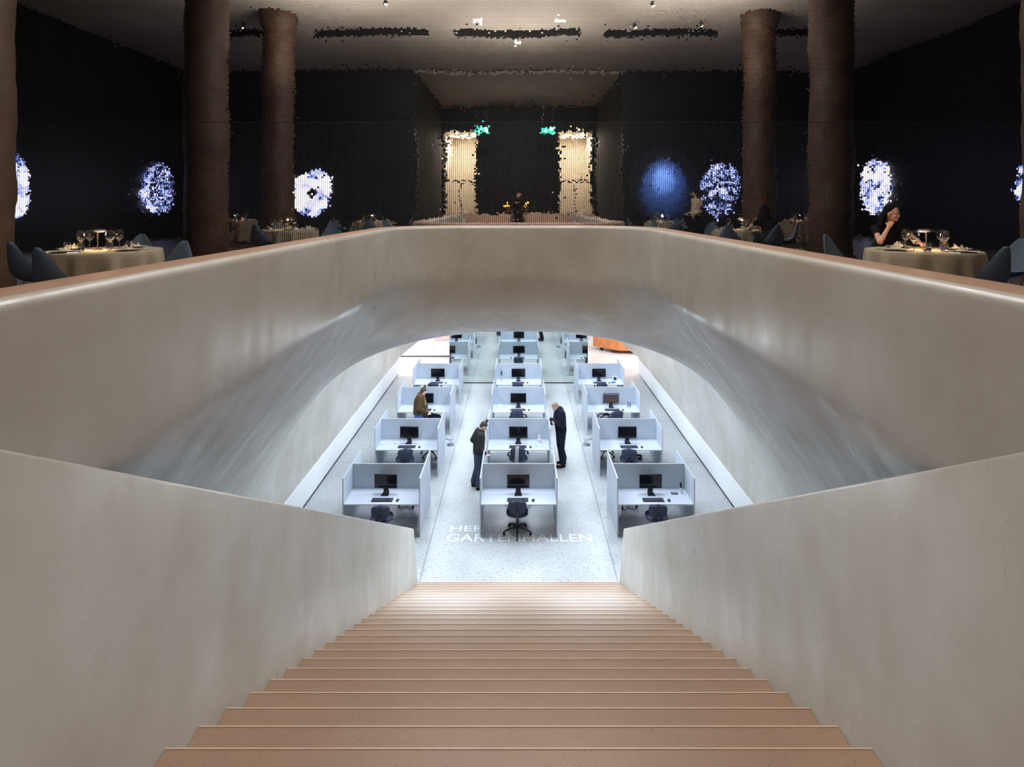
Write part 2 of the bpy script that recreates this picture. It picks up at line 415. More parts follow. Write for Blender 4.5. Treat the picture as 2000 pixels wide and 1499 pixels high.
# cap of the parapet: top and outer face
mb = MB(); n = len(inner)
for i in range(n):
    x, y = inner[i]; ox, oy = outer[i]; l = math.hypot(ox-x, oy-y); nx, ny = (ox-x)/l, (oy-y)/l
    a = (x+nx*.052, y+ny*.052)
    mb.v += [(a[0], a[1], ZR), (ox-nx*.03, oy-ny*.03, ZR), (ox, oy, ZR-.03), (ox, oy, UF-.02)]
for i in range(n-1):
    for k in range(3): mb.f.append((i*4+k, i*4+k+1, (i+1)*4+k+1, (i+1)*4+k))
e = 4*(n-1)
struct(mb.build('trim_1', M['cap'], angle=50), 'brown stone cap of the curved parapet')
mb = MB()
for sx in (-1, 1): mb.box((sx*1.955, YR0-.02, (ZR+UF)/2-.01), (.31, .04, ZR-UF))
struct(mb.build('trim_2', M['cap'], smooth=False))
# inner stair walls with a sloping top edge
def top_z(y): return CAMZ - (2.534+.585*(y-4.93))
for side, sx in (('left', -1), ('right', 1)):
    mb = MB(); ys = [.31+(10.13-.31)*i/40 for i in range(41)]+[10.64]
    def zt(y): return .02 if y > 10.5 else min(top_z(y), ZR-.12)
    T = .055; R = .018
    for y in ys:
        z = zt(y)
        mb.v += [(sx*SW, y, -.02), (sx*SW, y, z-R), (sx*(SW+R*.35), y, z-R*.3), (sx*(SW+R), y, z), (sx*(SW+T-R), y, z), (sx*(SW+T), y, z-R), (sx*(SW+T), y, -.02)]
    q = 7
    # slanted lower end: runs out to y=10.62 at the floor
    for i in range(41):
        for k in range(q-1): mb.f.append((i*q+k, (i+1)*q+k, (i+1)*q+k+1, i*q+k+1))
    struct(mb.build('wall_stair_'+side, M['stucco'], angle=35), 'smooth grey plaster balustrade wall on the %s of the stair' % side)
# stair: one flight
NST = 24; G = (10.64-3.02)/NST; R_ = .1683; H0 = 2.781
mb = MB(); k0 = -8
ks = list(range(k0, NST+1)); prof = []
for k in ks:
    y1 = 3.02+G*k; z = CAMZ-(H0+R_*k); y0 = y1-G
    prof += [(y0, z), (y1-.008, z), (y1, z-.008)]
prof = [(y, z) for y, z in prof if z < UF+.05]
prof[0] = (Y_LAND, prof[0][1])
prof += [(10.64, 0)]
w = SW-.002
nos = MB()  # pale strips painted for light caught along the polished nosings
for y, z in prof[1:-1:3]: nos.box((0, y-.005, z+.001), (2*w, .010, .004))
struct(nos.build('trim_stair_nosing', plain('pale_lit_edge', (.66, .50, .37), .35), smooth=False), 'thin pale line painted as the lit, polished edge of each stair nosing')
for y, z in prof: mb.v += [(-w, y, z), (w, y, z)]
for i in range(len(prof)-1): mb.f.append((2*i, 2*i+1, 2*i+3, 2*i+2))
st = struct(mb.build('floor_stairs', M['stair'], smooth=False), 'wide flight of warm beige terrazzo steps going down')
# ---- lower hall floor
mb = MB(); mb.box((0, 21.5, -.1), (30, 27, .2)); struct(mb.build('floor', M['floor'], smooth=False), 'speckled white terrazzo floor of the lower hall')
mb = MB(); mb.box((0, 4.1, -.12), (12, 7.8, .2)); struct(mb.build('floor_under_stairs', M['hallwall'], smooth=False))
joint = plain('floor_joint', (.16, .17, .18), .6)
mb = MB()
for x in (-1.84, 1.84): mb.box((x, 22.3, .0005), (.012, 23.3, .003))
mb.box((0, 10.655, .0005), (3.6, .014, .003))
for y in (13.15, 16.0, 19.0, 22.0, 24.6):
    for sx in (-1, 1): mb.box((sx*3.42, y, .0005), (3.1, .004, .003))
struct(mb.build('trim_floor_joints', joint, smooth=False))
# white lit skirting along the foot of the vault with a shadow gap
for side, sx in (('left', -1), ('right', 1)):
    mb = MB(); mb.box((sx*5.02, 12.0, .325), (.1, 24.8, .585)); struct(mb.build('baseboard_'+side, M['band'], smooth=False), 'smooth white skirting panel along the %s foot of the curved wall' % side)
    mb = MB(); mb.box((sx*4.985, 16.4, .013), (.05, 13.9, .026)); struct(mb.build('trim_gap_'+side, M['dark'], smooth=False))
# rear part of the hall
mb = MB(); mb.box((-6.8, 27.2, 2.3), (9.6, .2, 4.6)); struct(mb.build('wall_rear_left', M['hallwall'], smooth=False))
mb = MB(); mb.box((-6.8, 27.09, .02), (9.6, .03, .045)); struct(mb.build('baseboard_rear', M['dark'], smooth=False))
mb = MB(); mb.box((-2.1, 31, 2.3), (.2, 7.8, 4.6)); mb.box((4.9, 34.6, 2.3), (14.2, .2, 4.6)); mb.box((12, 29.5, 2.3), (.2, 10.2, 4.6)); mb.box((-11.6, 25.8, 2.3), (.2, 2.9, 4.6))
struct(mb.build('wall_rear_right', M['hallwall'], smooth=False))
mb = MB(); mb.box((0, 29.6, 4.7), (24, 10.4, .2)); struct(mb.build('ceiling_hall', M['hallwall'], smooth=False))
mb = MB()
for sx in (-1, 1): mb.box((sx*8.3, 24.4, 2.3), (6.5, .1, 4.6))
for sx in (-1, 1): mb.box((sx*5.3, 12.2, .9), (.1, 24.4, 1.8))
struct(mb.build('wall_vault_end', M['hallwall'], smooth=False))
# ---- restaurant shell
YM = 10.4; YB = 20.8-24.4; XS = 13.85; YP = 20.8-32.6; XP = 4.25
def hole_floor():
    mb = MB(); z = UF
    n = len(outer)
    # side and far slabs as strips from the rim outline to the walls
    for i in range(n-1):
        (x0, y0), (x1, y1) = outer[i], outer[i+1]
        def far(x, y, i):
            if i <= NS: return (-XS, y0 if False else y)
            if i >= n-1-NS: return (XS, y)
            u = (i-NS)/(n-1-2*NS)
            if u < .25: t = u/.25; return (-XS, 8.67+(YM+.2-8.67)*t)
            if u > .75: t = (1-u)/.25; return (XS, 8.67+(YM+.2-8.67)*t)
            return (-XS+2*XS*(u-.25)/.5, YM+.2)
        a, b = far(x0, y0, i), far(x1, y1, i+1)
        mb.add([(x0, y0, z), (x1, y1, z), (b[0], b[1], z), (a[0], a[1], z)], [(0, 1, 2, 3)])
        mb.add([(x0, y0, z-.25), (x1, y1, z-.25), (b[0], b[1], z-.25), (a[0], a[1], z-.25)], [(0, 1, 2, 3)])
    mb.box((0, (Y_LAND+YB-.2)/2, z-.125), (2*XS, Y_LAND-YB+.2, .25))
    mb.box((0, (YB+YP)/2-1.8, z-.126), (2*XP+2, YB-YP+3.4, .25))
    return mb
struct(hole_floor().build('floor_restaurant', M['upfloor'], smooth=False), 'dark reddish brown terrazzo floor of the restaurant')
for nm, mt, z0, z1 in (('wall_far', M['mirror_low'], UF, CAMZ+1.46), ('wall_far_upper', M['mirror_up'], CAMZ+1.46, CZ)):
    mb = MB(); mb.box((0, YM+.05, (z0+z1)/2), (2*XS, .1, z1-z0)); struct(mb.build(nm, mt, smooth=False), 'wall of tiny mirror tiles reflecting the dim restaurant')
mb = MB(); mb.box((0, YM+.0, CAMZ+1.46), (2*XS, .006, .012)); struct(mb.build('trim_mirror_seam', M['dark'], smooth=False))
for side, sx in (('left', -1), ('right', 1)):
    mb = MB(); mb.box((sx*(XS+.1), (YM+YB)/2, (UF+CZ)/2), (.2, YM-YB, CZ-UF)); struct(mb.build('wall_'+side, M['navy'], smooth=False))
    mb = MB(); w = XS-XP; mb.box((sx*(XP+w/2), YB-.1, (UF+CZ)/2), (w, .2, CZ-UF)); struct(mb.build('wall_back_'+side, M['navy'], smooth=False))
    mb = MB(); mb.box((sx*(XP+.1), (YB+YP)/2-.1, (UF+CZ)/2), (.2, YB-YP-.2, CZ-UF)); struct(mb.build('wall_passage_'+side, M['greywall'], smooth=False))
# ceiling with dark recessed slots
CP = CAMZ+5.41
slots = [(-9.9, -7.6), (-6.8, -2.9), (-2.1, 2.0), (2.8, 6.6), (7.6, 9.9)]
y0s, y1s = 1.25, 2.15
mb = MB()
mb.box((0, (YB+y0s)/2, CZ+.15), (2*XS, y0s-YB, .3)); mb.box((0, (YM+y1s)/2+.1, CZ+.15), (2*XS, YM+.2-y1s, .3))
edges = [-XS]+[v for s in slots for v in s]+[XS]
for a, b in zip(edges[::2], edges[1::2]): mb.box(((a+b)/2, (y0s+y1s)/2, CZ+.15), (b-a, y1s-y0s, .3))
struct(mb.build('ceiling', M['ceil'], smooth=False), 'grey brown plaster ceiling with dark slots seen in the mirror')
mb = MB(); mb.box((0, (y0s+y1s)/2, CZ+.6), (2*XS, y1s-y0s+.1, .1))
for y in (y0s+.02, y1s-.02): mb.box((0, y, CZ+.29), (2*XS, .03, .56))
struct(mb.build('ceiling_slots', M['dark'], smooth=False))
mb = MB(); mb.box((0, (YB+YP)/2, CP+.1), (2*XP+.4, YB-YP, .2)); mb.box((0, YB-.1, (CP+CZ)/2+.1), (2*XP, .2, CZ-CP-.0))
struct(mb.build('ceiling_passage', M['ceil'], smooth=False))
# end wall of the passage with two lit doorways
dz = CAMZ+4.05
doors = [(-4.1, -2.3), (2.25, 4.05)]
mb = MB(); ed = [-XP]+[v for s in doors for v in s]+[XP]
for a, b in zip(ed[::2], ed[1::2]):
    if b > a: mb.box(((a+b)/2, YP-.1, (UF+CP)/2), (b-a, .2, CP-UF))
for a, b in doors: mb.box(((a+b)/2, YP-.1, (dz+CP)/2), (b-a, .2, CP-dz))
struct(mb.build('wall_passage_end', M['navy'], smooth=False))
mb = MB()
for a, b in doors:
    for x in (a, b): mb.box((x, YP-1.7, (UF+dz)/2), (.1, 3, dz-UF))
    mb.box(((a+b)/2, YP-3.2, (UF+dz)/2), (b-a+.1, .1, dz-UF)); mb.box(((a+b)/2, YP-1.7, dz+.05), (b-a+.2, 3.1, .1))
struct(mb.build('wall_lit_rooms', M['cream'], smooth=False))
mb = MB()
for a, b in doors:
    mb.box(((a+b)/2, YP-.1, UF+2.55), (b-a, .08, .07)); mb.box(((a+b)/2, YP-.1, UF+1.35), (.05, .08, 2.4))
struct(mb.build('trim_door_bars', M['dark'], smooth=False))
for a, b in doors: area('doorway_room_light', ((a+b)/2, YP-1.2, dz-.15), (0, 0, 0), 1.2, 1.2, 125, (1, .90, .78))
# ================================================================ LOWER HALL FURNITURE
PITCH = 2.755; Y1 = 12.385; PL = 1.43; PH = 1.24; DH = .69; CW = 1.64
def make_cubicle():
    t = thing('cubicle_workstation', 'x', 'desk')
    for sx in (-1, 1): MB().box((sx*(CW/2-.0125), PL/2, PH/2), (.025, PL, PH)).build('side_panel', M['panel'], t, False, .003)
    MB().box((0, PL/2, (PH+DH-.12)/2), (CW-.05, .025, PH-DH+.12)).build('divider_panel', M['panel'], t, False, .003)
    for a, b in ((.01, PL/2-.013), (PL/2+.013, PL-.01)):
        MB().box((0, (a+b)/2, DH-.0125), (CW-.052, b-a, .025)).build('desktop', M['desk'], t, False, .003)
    mb = MB()
    for y in (.3, PL-.3): mb.box((0, y, DH-.055), (CW-.06, .04, .05))
    mb.build('support_rail', M['panel'], t, False)
    return t
COLX = {'left': -2.89, 'middle': 0.0, 'right': 2.89}
ROWN = ['front row', 'second row', 'third row', 'fourth row']
cub0 = make_cubicle(); CUB = {}
cublab = {
 (0, 'left'): 'grey two-sided cubicle desk at front left, nearest the left balustrade wall',
 (0, 'middle'): 'grey two-sided cubicle desk at front centre, facing the foot of the stairs',
 (0, 'right'): 'grey two-sided cubicle desk at front right, nearest the right balustrade wall',
 (1, 'left'): 'grey cubicle desk second from front in the left column, small white gadgets on top',
 (1, 'middle'): 'grey cubicle desk second in the middle column, between the two standing people',
 (1, 'right'): 'grey cubicle desk second in the right column, with a black bowl beneath',
 (2, 'left'): 'grey cubicle desk where the person in the brown coat stands',
 (2, 'middle'): 'grey cubicle desk third in the middle column, small white card on its left',
 (2, 'right'): 'grey cubicle desk third in the right column, its monitor switched on',
 (3, 'left'): 'grey cubicle desk at the back of the left column, empty but for computer gear',
 (3, 'middle'): 'grey cubicle desk at the back of the middle column, before the tall mirror',
 (3, 'right'): 'grey cubicle desk at the back of the right column, with a small picture frame'}
first = True
for r in range(4):
    for c, x in COLX.items():
        loc = (x, Y1+PITCH*r, 0)
        if first: o = cub0; o.location = loc; first = False
        else: o = dup(cub0, loc)
        o['label'] = cublab[(r, c)]; o['group'] = 'grey cubicle workstations in the lower hall'; CUB[(r, c)] = o
WHERE = {(0, 'left'): 'front left cubicle', (0, 'middle'): 'front middle cubicle', (0, 'right'): 'front right cubicle',
 (1, 'left'): 'second cubicle of the left column', (1, 'middle'): 'second cubicle of the middle column', (1, 'right'): 'second cubicle of the right column',
 (2, 'left'): 'third cubicle of the left column', (2, 'middle'): 'third cubicle of the middle column', (2, 'right'): 'third cubicle of the right column',
 (3, 'left'): 'rearmost cubicle of the left column', (3, 'middle'): 'rearmost cubicle of the middle column', (3, 'right'): 'rearmost cubicle of the right column'}
def make_monitor(scr):
    t = thing('computer_monitor', 'x', 'monitor')
    MB().box((0, 0, .275), (.49, .035, .305)).build('monitor_housing', M['black'], t, False, .006)
    MB().box((0, -.0185, .279), (.466, .003, .268)).build('monitor_screen', scr, t, False)
    mb = MB(); mb.box((0, .03, .17), (.11, .03, .24), Matrix.Rotation(-.12, 3, 'X')); mb.build('stand_neck', M['black'], t, False, .006)
    mb = MB(); mb.add([(-.085, -.12, 0), (.085, -.12, 0), (.055, .09, 0), (-.055, .09, 0), (-.085, -.12, .012), (.085, -.12, .012), (.055, .09, .022), (-.055, .09, .022)],
        [(0, 3, 2, 1), (4, 5, 6, 7), (0, 1, 5, 4), (1, 2, 6, 5), (2, 3, 7, 6), (3, 0, 4, 7)]); mb.build('stand_foot', M['black'], t, False, .004)
    mb = MB(); mb.cyl((0, -.0185, .135), (0, -.0205, .135), .009, n=14); mb.build('maker_emblem', M['steel'], t)
    return t
def spread_mat():
    m, N, L, P = _mat('lit_spreadsheet'); tc = N.new('ShaderNodeTexCoord'); sp = N.new('ShaderNodeSeparateXYZ'); L.new(tc.outputs['Object'], sp.inputs[0])
    br = N.new('ShaderNodeTexBrick'); cb = N.new('ShaderNodeCombineXYZ'); L.new(sp.outputs[0], cb.inputs[0]); L.new(sp.outputs[2], cb.inputs[1])
    L.new(cb.outputs[0], br.inputs['Vector']); br.inputs['Scale'].default_value = 1; br.inputs['Brick Width'].default_value = .033; br.inputs['Row Height'].default_value = .018
    br.inputs['Mortar Size'].default_value = .002; br.offset = 0
    br.inputs['Color1'].default_value = (.16, .05, .05, 1); br.inputs['Color2'].default_value = (.02, .05, .06, 1); br.inputs['Mortar'].default_value = (.004, .004, .01, 1)
    gt = N.new('ShaderNodeMath'); gt.operation = 'GREATER_THAN'; gt.inputs[1].default_value = .395; L.new(sp.outputs[2], gt.inputs[0])
    mx = N.new('ShaderNodeMix'); mx.data_type = 'RGBA'; L.new(gt.outputs[0], mx.inputs['Factor']); L.new(br.outputs['Color'], mx.inputs['A']); mx.inputs['B'].default_value = (.25, .3, .7, 1)
    L.new(mx.outputs['Result'], P.inputs['Emission Color']); P.inputs['Emission Strength'].default_value = 1.0
    P.inputs['Base Color'].default_value = (.01, .01, .01, 1); return m
mon0 = make_monitor(M['screen']); mon_lit = make_monitor(spread_mat()); used = set()
def make_keyboard():
    t = thing('keyboard', 'x', 'keyboard')
    MB().box((0, 0, .008), (.45, .155, .016)).build('keyboard_body', M['black'], t, False, .004)
    mb = MB()
    for j in range(5):
        for i in range(19):
            if i == 14: continue
            if j == 0 and 3 < i < 9: continue
            mb.box((-.207+i*.023, -.056+j*.028, .019), (.018, .021, .007))
    mb.box((-.207+6*.023, -.056, .019), (.11, .021, .007))
    k = mb.build('keys', M['key'], t, False); k['kind'] = 'stuff'
    return t
def make_mouse():
    t = thing('computer_mouse', 'x', 'mouse')
    MB().ball((0, 0, .012), (.032, .052, .022), 14, 8).build('mouse_shell', M['black'], t)
    MB().cyl((-.005, .025, .031), (.005, .025, .031), .008, n=10).build('scroll_wheel', M['key'], t)
    return t
kb0, ms0 = make_keyboard(), make_mouse()
def put(proto, loc, rz, label, group):
    if proto.name not in used:
        used.add(proto.name); proto.location = loc; proto.rotation_euler = (0, 0, rz); proto['label'] = label; proto['group'] = group; return proto
    return dup(proto, loc, rz, label, group)
for (r, c), o in CUB.items():
    x, y = o.location.x, o.location.y; w = WHERE[(r, c)]
    lit = (r, c) == (2, 'right')
    put(mon_lit if lit else mon0, (x-.01, y+.47, DH), random.uniform(-.03, .03), ('black monitor showing a dark coloured spreadsheet in the ' if lit else 'black computer monitor, switched off, in the ')+w, 'monitors on the cubicle desks')
    put(kb0, (x-.02, y+.175, DH), 0, 'black keyboard below the monitor in the '+w, 'keyboards on the cubicle desks')
    put(ms0, (x+.31, y+.15, DH), random.uniform(-.3, .3), 'small black mouse right of the keyboard in the '+w, 'mice on the cubicle desks')
    if r >= 2:
        w2 = 'far side of the '+w.replace('cubicle of the ', 'cubicle, ')
        put(mon0, (x+.01, y+PL-.47, DH), PI, 'black monitor on the '+w2+', mirrored', 'monitors on the cubicle desks')
        put(kb0, (x+.02, y+PL-.155, DH), PI, 'black keyboard on the '+w2+', mirrored', 'keyboards on the cubicle desks')
        put(ms0, (x-.31, y+PL-.15, DH), PI, 'black mouse on the '+w2+', mirrored', 'mice on the cubicle desks')
# office chair: local origin under the column, sitter faces +Y
def make_office_chair():
    t = thing('office_chair', 'x', 'chair')
    mb = MB(); mb.ball((0, .02, .44), (.235, .225, .055), 24, 12, p=.75); mb.build('seat', M['chairfab'], t)
    mb = MB()
    # curved backrest pad
    n, m = 14, 12; vs = []
    for face in (0, 1):
        for j in range(m+1):
            v = j/m*2-1
            for i in range(n+1):
                u = i/n*2-1
                k = (1-abs(v)**3.2)**.38; wx = (.19+.015*v)*k if abs(v) < 1 else 0.0
                th = .03*(1-abs(u)**4)*(1-abs(v)**4)
                vs.append((u*wx, -.235+.05*u*u-(th if face else -th)-.03*v+.0, .638+.172*v))
    q = (n+1)*(m+1); fs = []
    for face in (0, 1):
        for j in range(m):
            for i in range(n):
                a = face*q+j*(n+1)+i; fs.append((a, a+1, a+n+2, a+n+1))
    mb.add(vs, fs); mb.build('backrest', M['chairfab'], t, angle=80)
    MB().tube([(0, -.02, .385), (0, -.2, .385), (0, -.275, .42), (0, -.285, .6)], [.028, .028, .026, .022], 8).build('back_bar', M['black'], t)
    mb = MB(); mb.cyl((0, 0, .12), (0, 0, .26), .03, n=14); mb.cyl((0, 0, .26), (0, 0, .41), .016, n=12); mb.box((0, 0, .395), (.2, .22, .03)); mb.build('gas_column', M['black'], t)
    MB().tube([(.05, .02, .385), (.2, .03, .375), (.24, .03, .37)], .009, 6).build('lever', M['black'], t)
    for k in range(5):
        a = 2*PI*k/5-PI/2; c, s = math.cos(a), math.sin(a)
        lg = MB().tube([(.02*c, .02*s, .125), (.15*c, .15*s, .115), (.29*c, .29*s, .075)], [.026, .022, .016], 8).build('leg', M['black'], t)
        mb = MB(); px, py = .295*c, .295*s
        for d in (-.014, .014): mb.cyl((px-s*d-s*.009, py+c*d+c*.009, .027), (px-s*d+s*.009, py+c*d-c*.009, .027), .027, n=12)
        mb.cyl((px, py, .04), (px, py, .075), .01, n=8); mb.build('caster', M['black'], lg)
    return t
ch0 = make_office_chair()
CG = 'office chairs at the cubicles'
front = {(0, 'left'): (-2.87, -.05, .10), (0, 'middle'): (-.03, .17, 0), (0, 'right'): (2.90, .0, -.08),
         (1, 'left'): (-2.93, .02, .25), (1, 'middle'): (-.02, .10, 0), (1, 'right'): (2.84, .02, -.15),
         (2, 'middle'): (-.08, .05, .1), (2, 'right'): (2.93, .02, .2), (2, 'left'): (-2.62, .20, -1.2),
         (3, 'left'): (-2.98, .06, 0), (3, 'middle'): (-.03, .08, 0), (3, 'right'): (2.90, .06, 0)}
for (r, c), (x, dy, rz) in front.items():
    y = Y1+PITCH*r+dy
    lab = 'blue black swivel chair pulled up to the '+WHERE[(r, c)]
    if (r, c) == (0, 'middle'): lab = 'blue black swivel chair in full view at the front middle cubicle'
    put(ch0, (x, y, 0), rz, lab, CG)
rear = {(0, 'left'): (-2.55, .15), (0, 'middle'): (.0, -.05), (0, 'right'): (2.5, .1), (1, 'left'): (-2.45, -.0), (1, 'middle'): (0, -.05), (1, 'right'): (2.4, 0),
        (2, 'middle'): (0, .03), (3, 'left'): (-2.9, .1), (3, 'middle'): (.0, .05), (3, 'right'): (2.85, .1), (2, 'left'): (-2.88, .1), (2, 'right'): (2.88, .1)}
for (r, c), (x, dy) in rear.items():
    if (r, c) == (2, 'left') or (r, c) == (2, 'right') : pass
    y = Y1+PITCH*r+PL+dy-.12
    put(ch0, (x, y, 0), PI+.25*math.sin(x*3+r), 'blue black swivel chair on the far side of the '+WHERE[(r, c)], CG)
# tie draped on the middle chair
mb = MB(); ty = Y1+PITCH+.10
pts = [(.01, -.222, .70), (.0, -.222, .83), (-.01, -.27, .853), (-.02, -.315, .80), (-.03, -.312, .6), (-.035, -.305, .42)]
ws = [.035, .038, .04, .045, .05, .055]
for p, w_ in zip(pts, ws):
    mb.v += [(p[0]-w_, p[1], p[2]), (p[0]+w_, p[1], p[2])]
for i in range(len(pts)-1): mb.f.append((2*i, 2*i+1, 2*i+3, 2*i+2))
def stripes():
    m, N, L, P = _mat('striped_silk'); tc = N.new('ShaderNodeTexCoord'); mp = N.new('ShaderNodeMapping'); mp.inputs['Rotation'].default_value = (0, math.radians(35), 0)
    L.new(tc.outputs['Object'], mp.inputs['Vector']); wv = N.new('ShaderNodeTexWave'); wv.inputs['Scale'].default_value = 12; wv.bands_direction = 'Z'
    L.new(mp.outputs['Vector'], wv.inputs['Vector']); r = N.new('ShaderNodeValToRGB'); r.color_ramp.interpolation = 'CONSTANT'
    r.color_ramp.elements[0].color = (.01, .01, .012, 1); r.color_ramp.elements[1].position = .5; r.color_ramp.elements[1].color = (.75, .75, .75, 1)
    L.new(wv.outputs['Fac'], r.inputs['Fac']); L.new(r.outputs['Color'], P.inputs['Base Color']); return m
o = mb.build('necktie', stripes(), loc=(-.02, ty-.005, 0)); so = o.modifiers.new('s', 'SOLIDIFY'); so.thickness = .006
tag(o, 'black and white striped tie hanging over an office chair', 'tie')
# ---- small things on desks
def on(r, c, dx, dy): o = CUB[(r, c)]; return (o.location.x+dx, o.location.y+dy, DH)
t = thing('bust_figurine', 'small white bust figurine on the second cubicle of the middle column', 'figurine', on(1, 'middle', .55, .47))
MB().lathe([(.045, 0), (.045, .02), (.028, .035), (.03, .06)], 16).build('pedestal', M['white'], t)
mb = MB(); mb.ball((0, 0, .08), (.065, .04, .04), 14, 8); mb.cyl((0, 0, .09), (0, 0, .14), .02, n=10); mb.ball((0, -.004, .165), (.03, .035, .042), 12, 8); mb.ball((0, -.037, .163), (.006, .01, .012), 8, 6); mb.build('bust', M['white'], t)
t = thing('magazine', 'pale blue magazine lying open beside the white figurine', 'magazine', on(1, 'middle', .53, .24), .12)
MB().box((0, 0, .006), (.32, .22, .012)).build('pages', M['white'], t, False, .002)
MB().box((-.01, 0, .013), (.27, .18, .002)).build('printed_page', M['lightblue'], t, False); MB().box((.02, .01, .02), (.13, .09, .012)).build('notepad', M['white'], t, False, .002)
t = thing('bottle', 'white bottle with a tall black cap on the front right cubicle', 'bottle', on(0, 'right', .66, .50))
MB().lathe([(.025, 0), (.027, .01), (.027, .10), (.022, .115)], 16).build('bottle_body', M['white'], t); MB().lathe([(.022, .115), (.023, .12), (.023, .21), (.012, .225)], 16).build('bottle_cap', M['black'], t)
t = thing('desk_card', 'small black card lying beside the white bottle, front right cubicle', 'card', on(0, 'right', .51, .47))
MB().box((0, 0, .006), (.14, .09, .012)).build('card_block', M['black'], t, False, .002)
mb = MB()
for i in range(4): mb.box((-.04+.027*i, -.0+.008*(i % 2), .0125), (.018, .03, .001))
mb.build('light_marks', M['white'], t, False)
t = thing('spray_bottle', 'grey bottle with black cap on the desk beside the lit monitor', 'bottle', on(2, 'right', .52, .44))
MB().lathe([(.024, 0), (.026, .01), (.026, .1), (.014, .125)], 14).build('bottle_body', M['steel'], t); MB().lathe([(.014, .125), (.015, .175)], 12).build('bottle_cap', M['black'], t)
t = thing('small_tube', 'small dark tube standing beside the grey bottle', 'tube', on(2, 'right', .585, .46)); MB().lathe([(.014, 0), (.015, .1), (.01, .12)], 12).build('tube_body', M['black'], t); MB().lathe([(.016, .12), (.016, .14)], 12).build('tube_cap', M['steel'], t)
t = thing('picture_frame', 'small white picture frame on the rearmost cubicle of the right column', 'frame', on(3, 'right', .56, .42), -.2)
rt = Matrix.Rotation(-.2, 3, 'X'); MB().box((0, 0, .085), (.16, .015, .17), rt).build('frame', M['white'], t, False, .003); MB().box((0, -.009, .085), (.11, .002, .11), rt).build('picture', M['greywall'], t, False)
t = thing('blue_cloth_case', 'bright blue folded case on the desk beside the picture frame', 'case', on(3, 'right', .46, .2), .5)
MB().box((0, 0, .012), (.17, .09, .024)).build('case_body', M['blue'], t, False, .008); MB().box((.02, .01, .03), (.1, .05, .014), Matrix.Rotation(.4, 3, 'Z')).build('case_flap', M['blue'], t, False, .005)
t = thing('paper_cup', 'tiny white cup right of the monitor in the rearmost right cubicle', 'cup', on(3, 'right', .27, .42)); MB().lathe([(.017, 0), (.022, .045), (.018, .045), (.014, .006)], 14).build('cup_wall', M['white'], t)
t = thing('leaning_card', 'white card leaning on a stand, third cubicle of the middle column', 'card', on(2, 'middle', -.56, .30), -.35)
MB().box((0, 0, .07), (.13, .006, .15), Matrix.Rotation(-.35, 3, 'X')).build('card_sheet', M['white'], t, False); MB().box((0, .03, .01), (.08, .09, .012)).build('card_stand', M['black'], t, False)
t = thing('hanging_figure', 'small black toy figure hanging on the rearmost middle cubicle panel', 'toy', (CUB[(3, 'middle')].location.x-.62, Y1+PITCH*3+.62, DH+.12))
mb = MB(); mb.ball((0, 0, .16), .026, 10, 8); mb.ball((0, 0, .10), (.02, .02, .04), 10, 8)
for s in (-1, 1): mb.cap((s*.016, 0, .12), (s*.035, 0, .07), .008, .006, 8); mb.cap((s*.01, 0, .07), (s*.016, 0, .0), .010, .007, 8)
mb.build('toy_body', M['black'], t); MB().cyl((0, 0, .18), (0, .03, .40), .002, n=6).build('string', M['black'], t)
t = thing('potted_plant', 'tiny potted plant on the left of the rearmost middle desk', 'plant', on(3, 'middle', -.62, .36))
MB().lathe([(.018, 0), (.027, .045), (.022, .045)], 14).build('plant_pot', M['white'], t); mb = MB()
leafm = plain('leaf', (.1, .3, .05), .6)
for k in range(7): a = k*.9; mb.cap((0, 0, .045), (.022*math.cos(a), .022*math.sin(a), .075+.006*(k % 3)), .006, .004, 6)
mb.build('leaves', leafm, t)
for nm, lb, dx, dy in (('white_puck', 'small white gadget near the left panel, second cubicle of the left column', -.66, .36), ('grey_gadget', 'pale grey gadget left of the monitor, second cubicle of the left column', -.28, .38)):
    t = thing(nm, lb, 'gadget', on(1, 'left', dx, dy), .2); MB().ball((0, 0, .014), (.045, .03, .016), 14, 8, p=.6).build('shell', M['white'], t); MB().tube([(-.04, 0, .012), (-.09, .01, .006), (-.12, 0, .004)], .003, 6).build('lead', M['key'], t)
t = thing('wall_note', 'white sheet pinned inside the left panel, brown coat person\'s cubicle', 'paper', (CUB[(2, 'left')].location.x-CW/2+.028, Y1+PITCH*2+.35, .93)); MB().box((0, 0, .09), (.003, .14, .2)).build('sheet', M['white'], t, False)
MB().box((.003, 0, .18), (.003, .02, .01)).build('pin', M['key'], t, False)
t = thing('floor_bowl', 'round black bowl on the floor under the second right cubicle', 'bowl', (3.30, Y1+PITCH+1.1, 0)); MB().lathe([(.05, 0), (.10, .01), (.115, .07), (.105, .07), (.09, .02), (.01, .015)], 20).build('bowl_wall', M['black'], t)
MB().lathe([(.06, .03), (.07, .035)], 14).build('bowl_filling', M['wood'], t)
for sx, nm in ((-1, 'left'), (1, 'right')):
    t = thing('floor_socket', 'round floor socket with open lid in the %s aisle' % nm, 'socket', (sx*1.96, 17.15, 0)); MB().lathe([(.13, 0), (.13, .004), (.10, .005)], 24).build('socket_ring', M['steel'], t)
    MB().box((0, .12, .07), (.1, .008, .14), Matrix.Rotation(-.5, 3, 'X')).build('socket_lid', M['panel'], t, False); MB().tube([(0, 0, .006), (0, .25, .008), (-sx*.0+sx*.18, .42, .008), (sx*.3, .45, .008)], .009, 6).build('cable', M['key'], t)
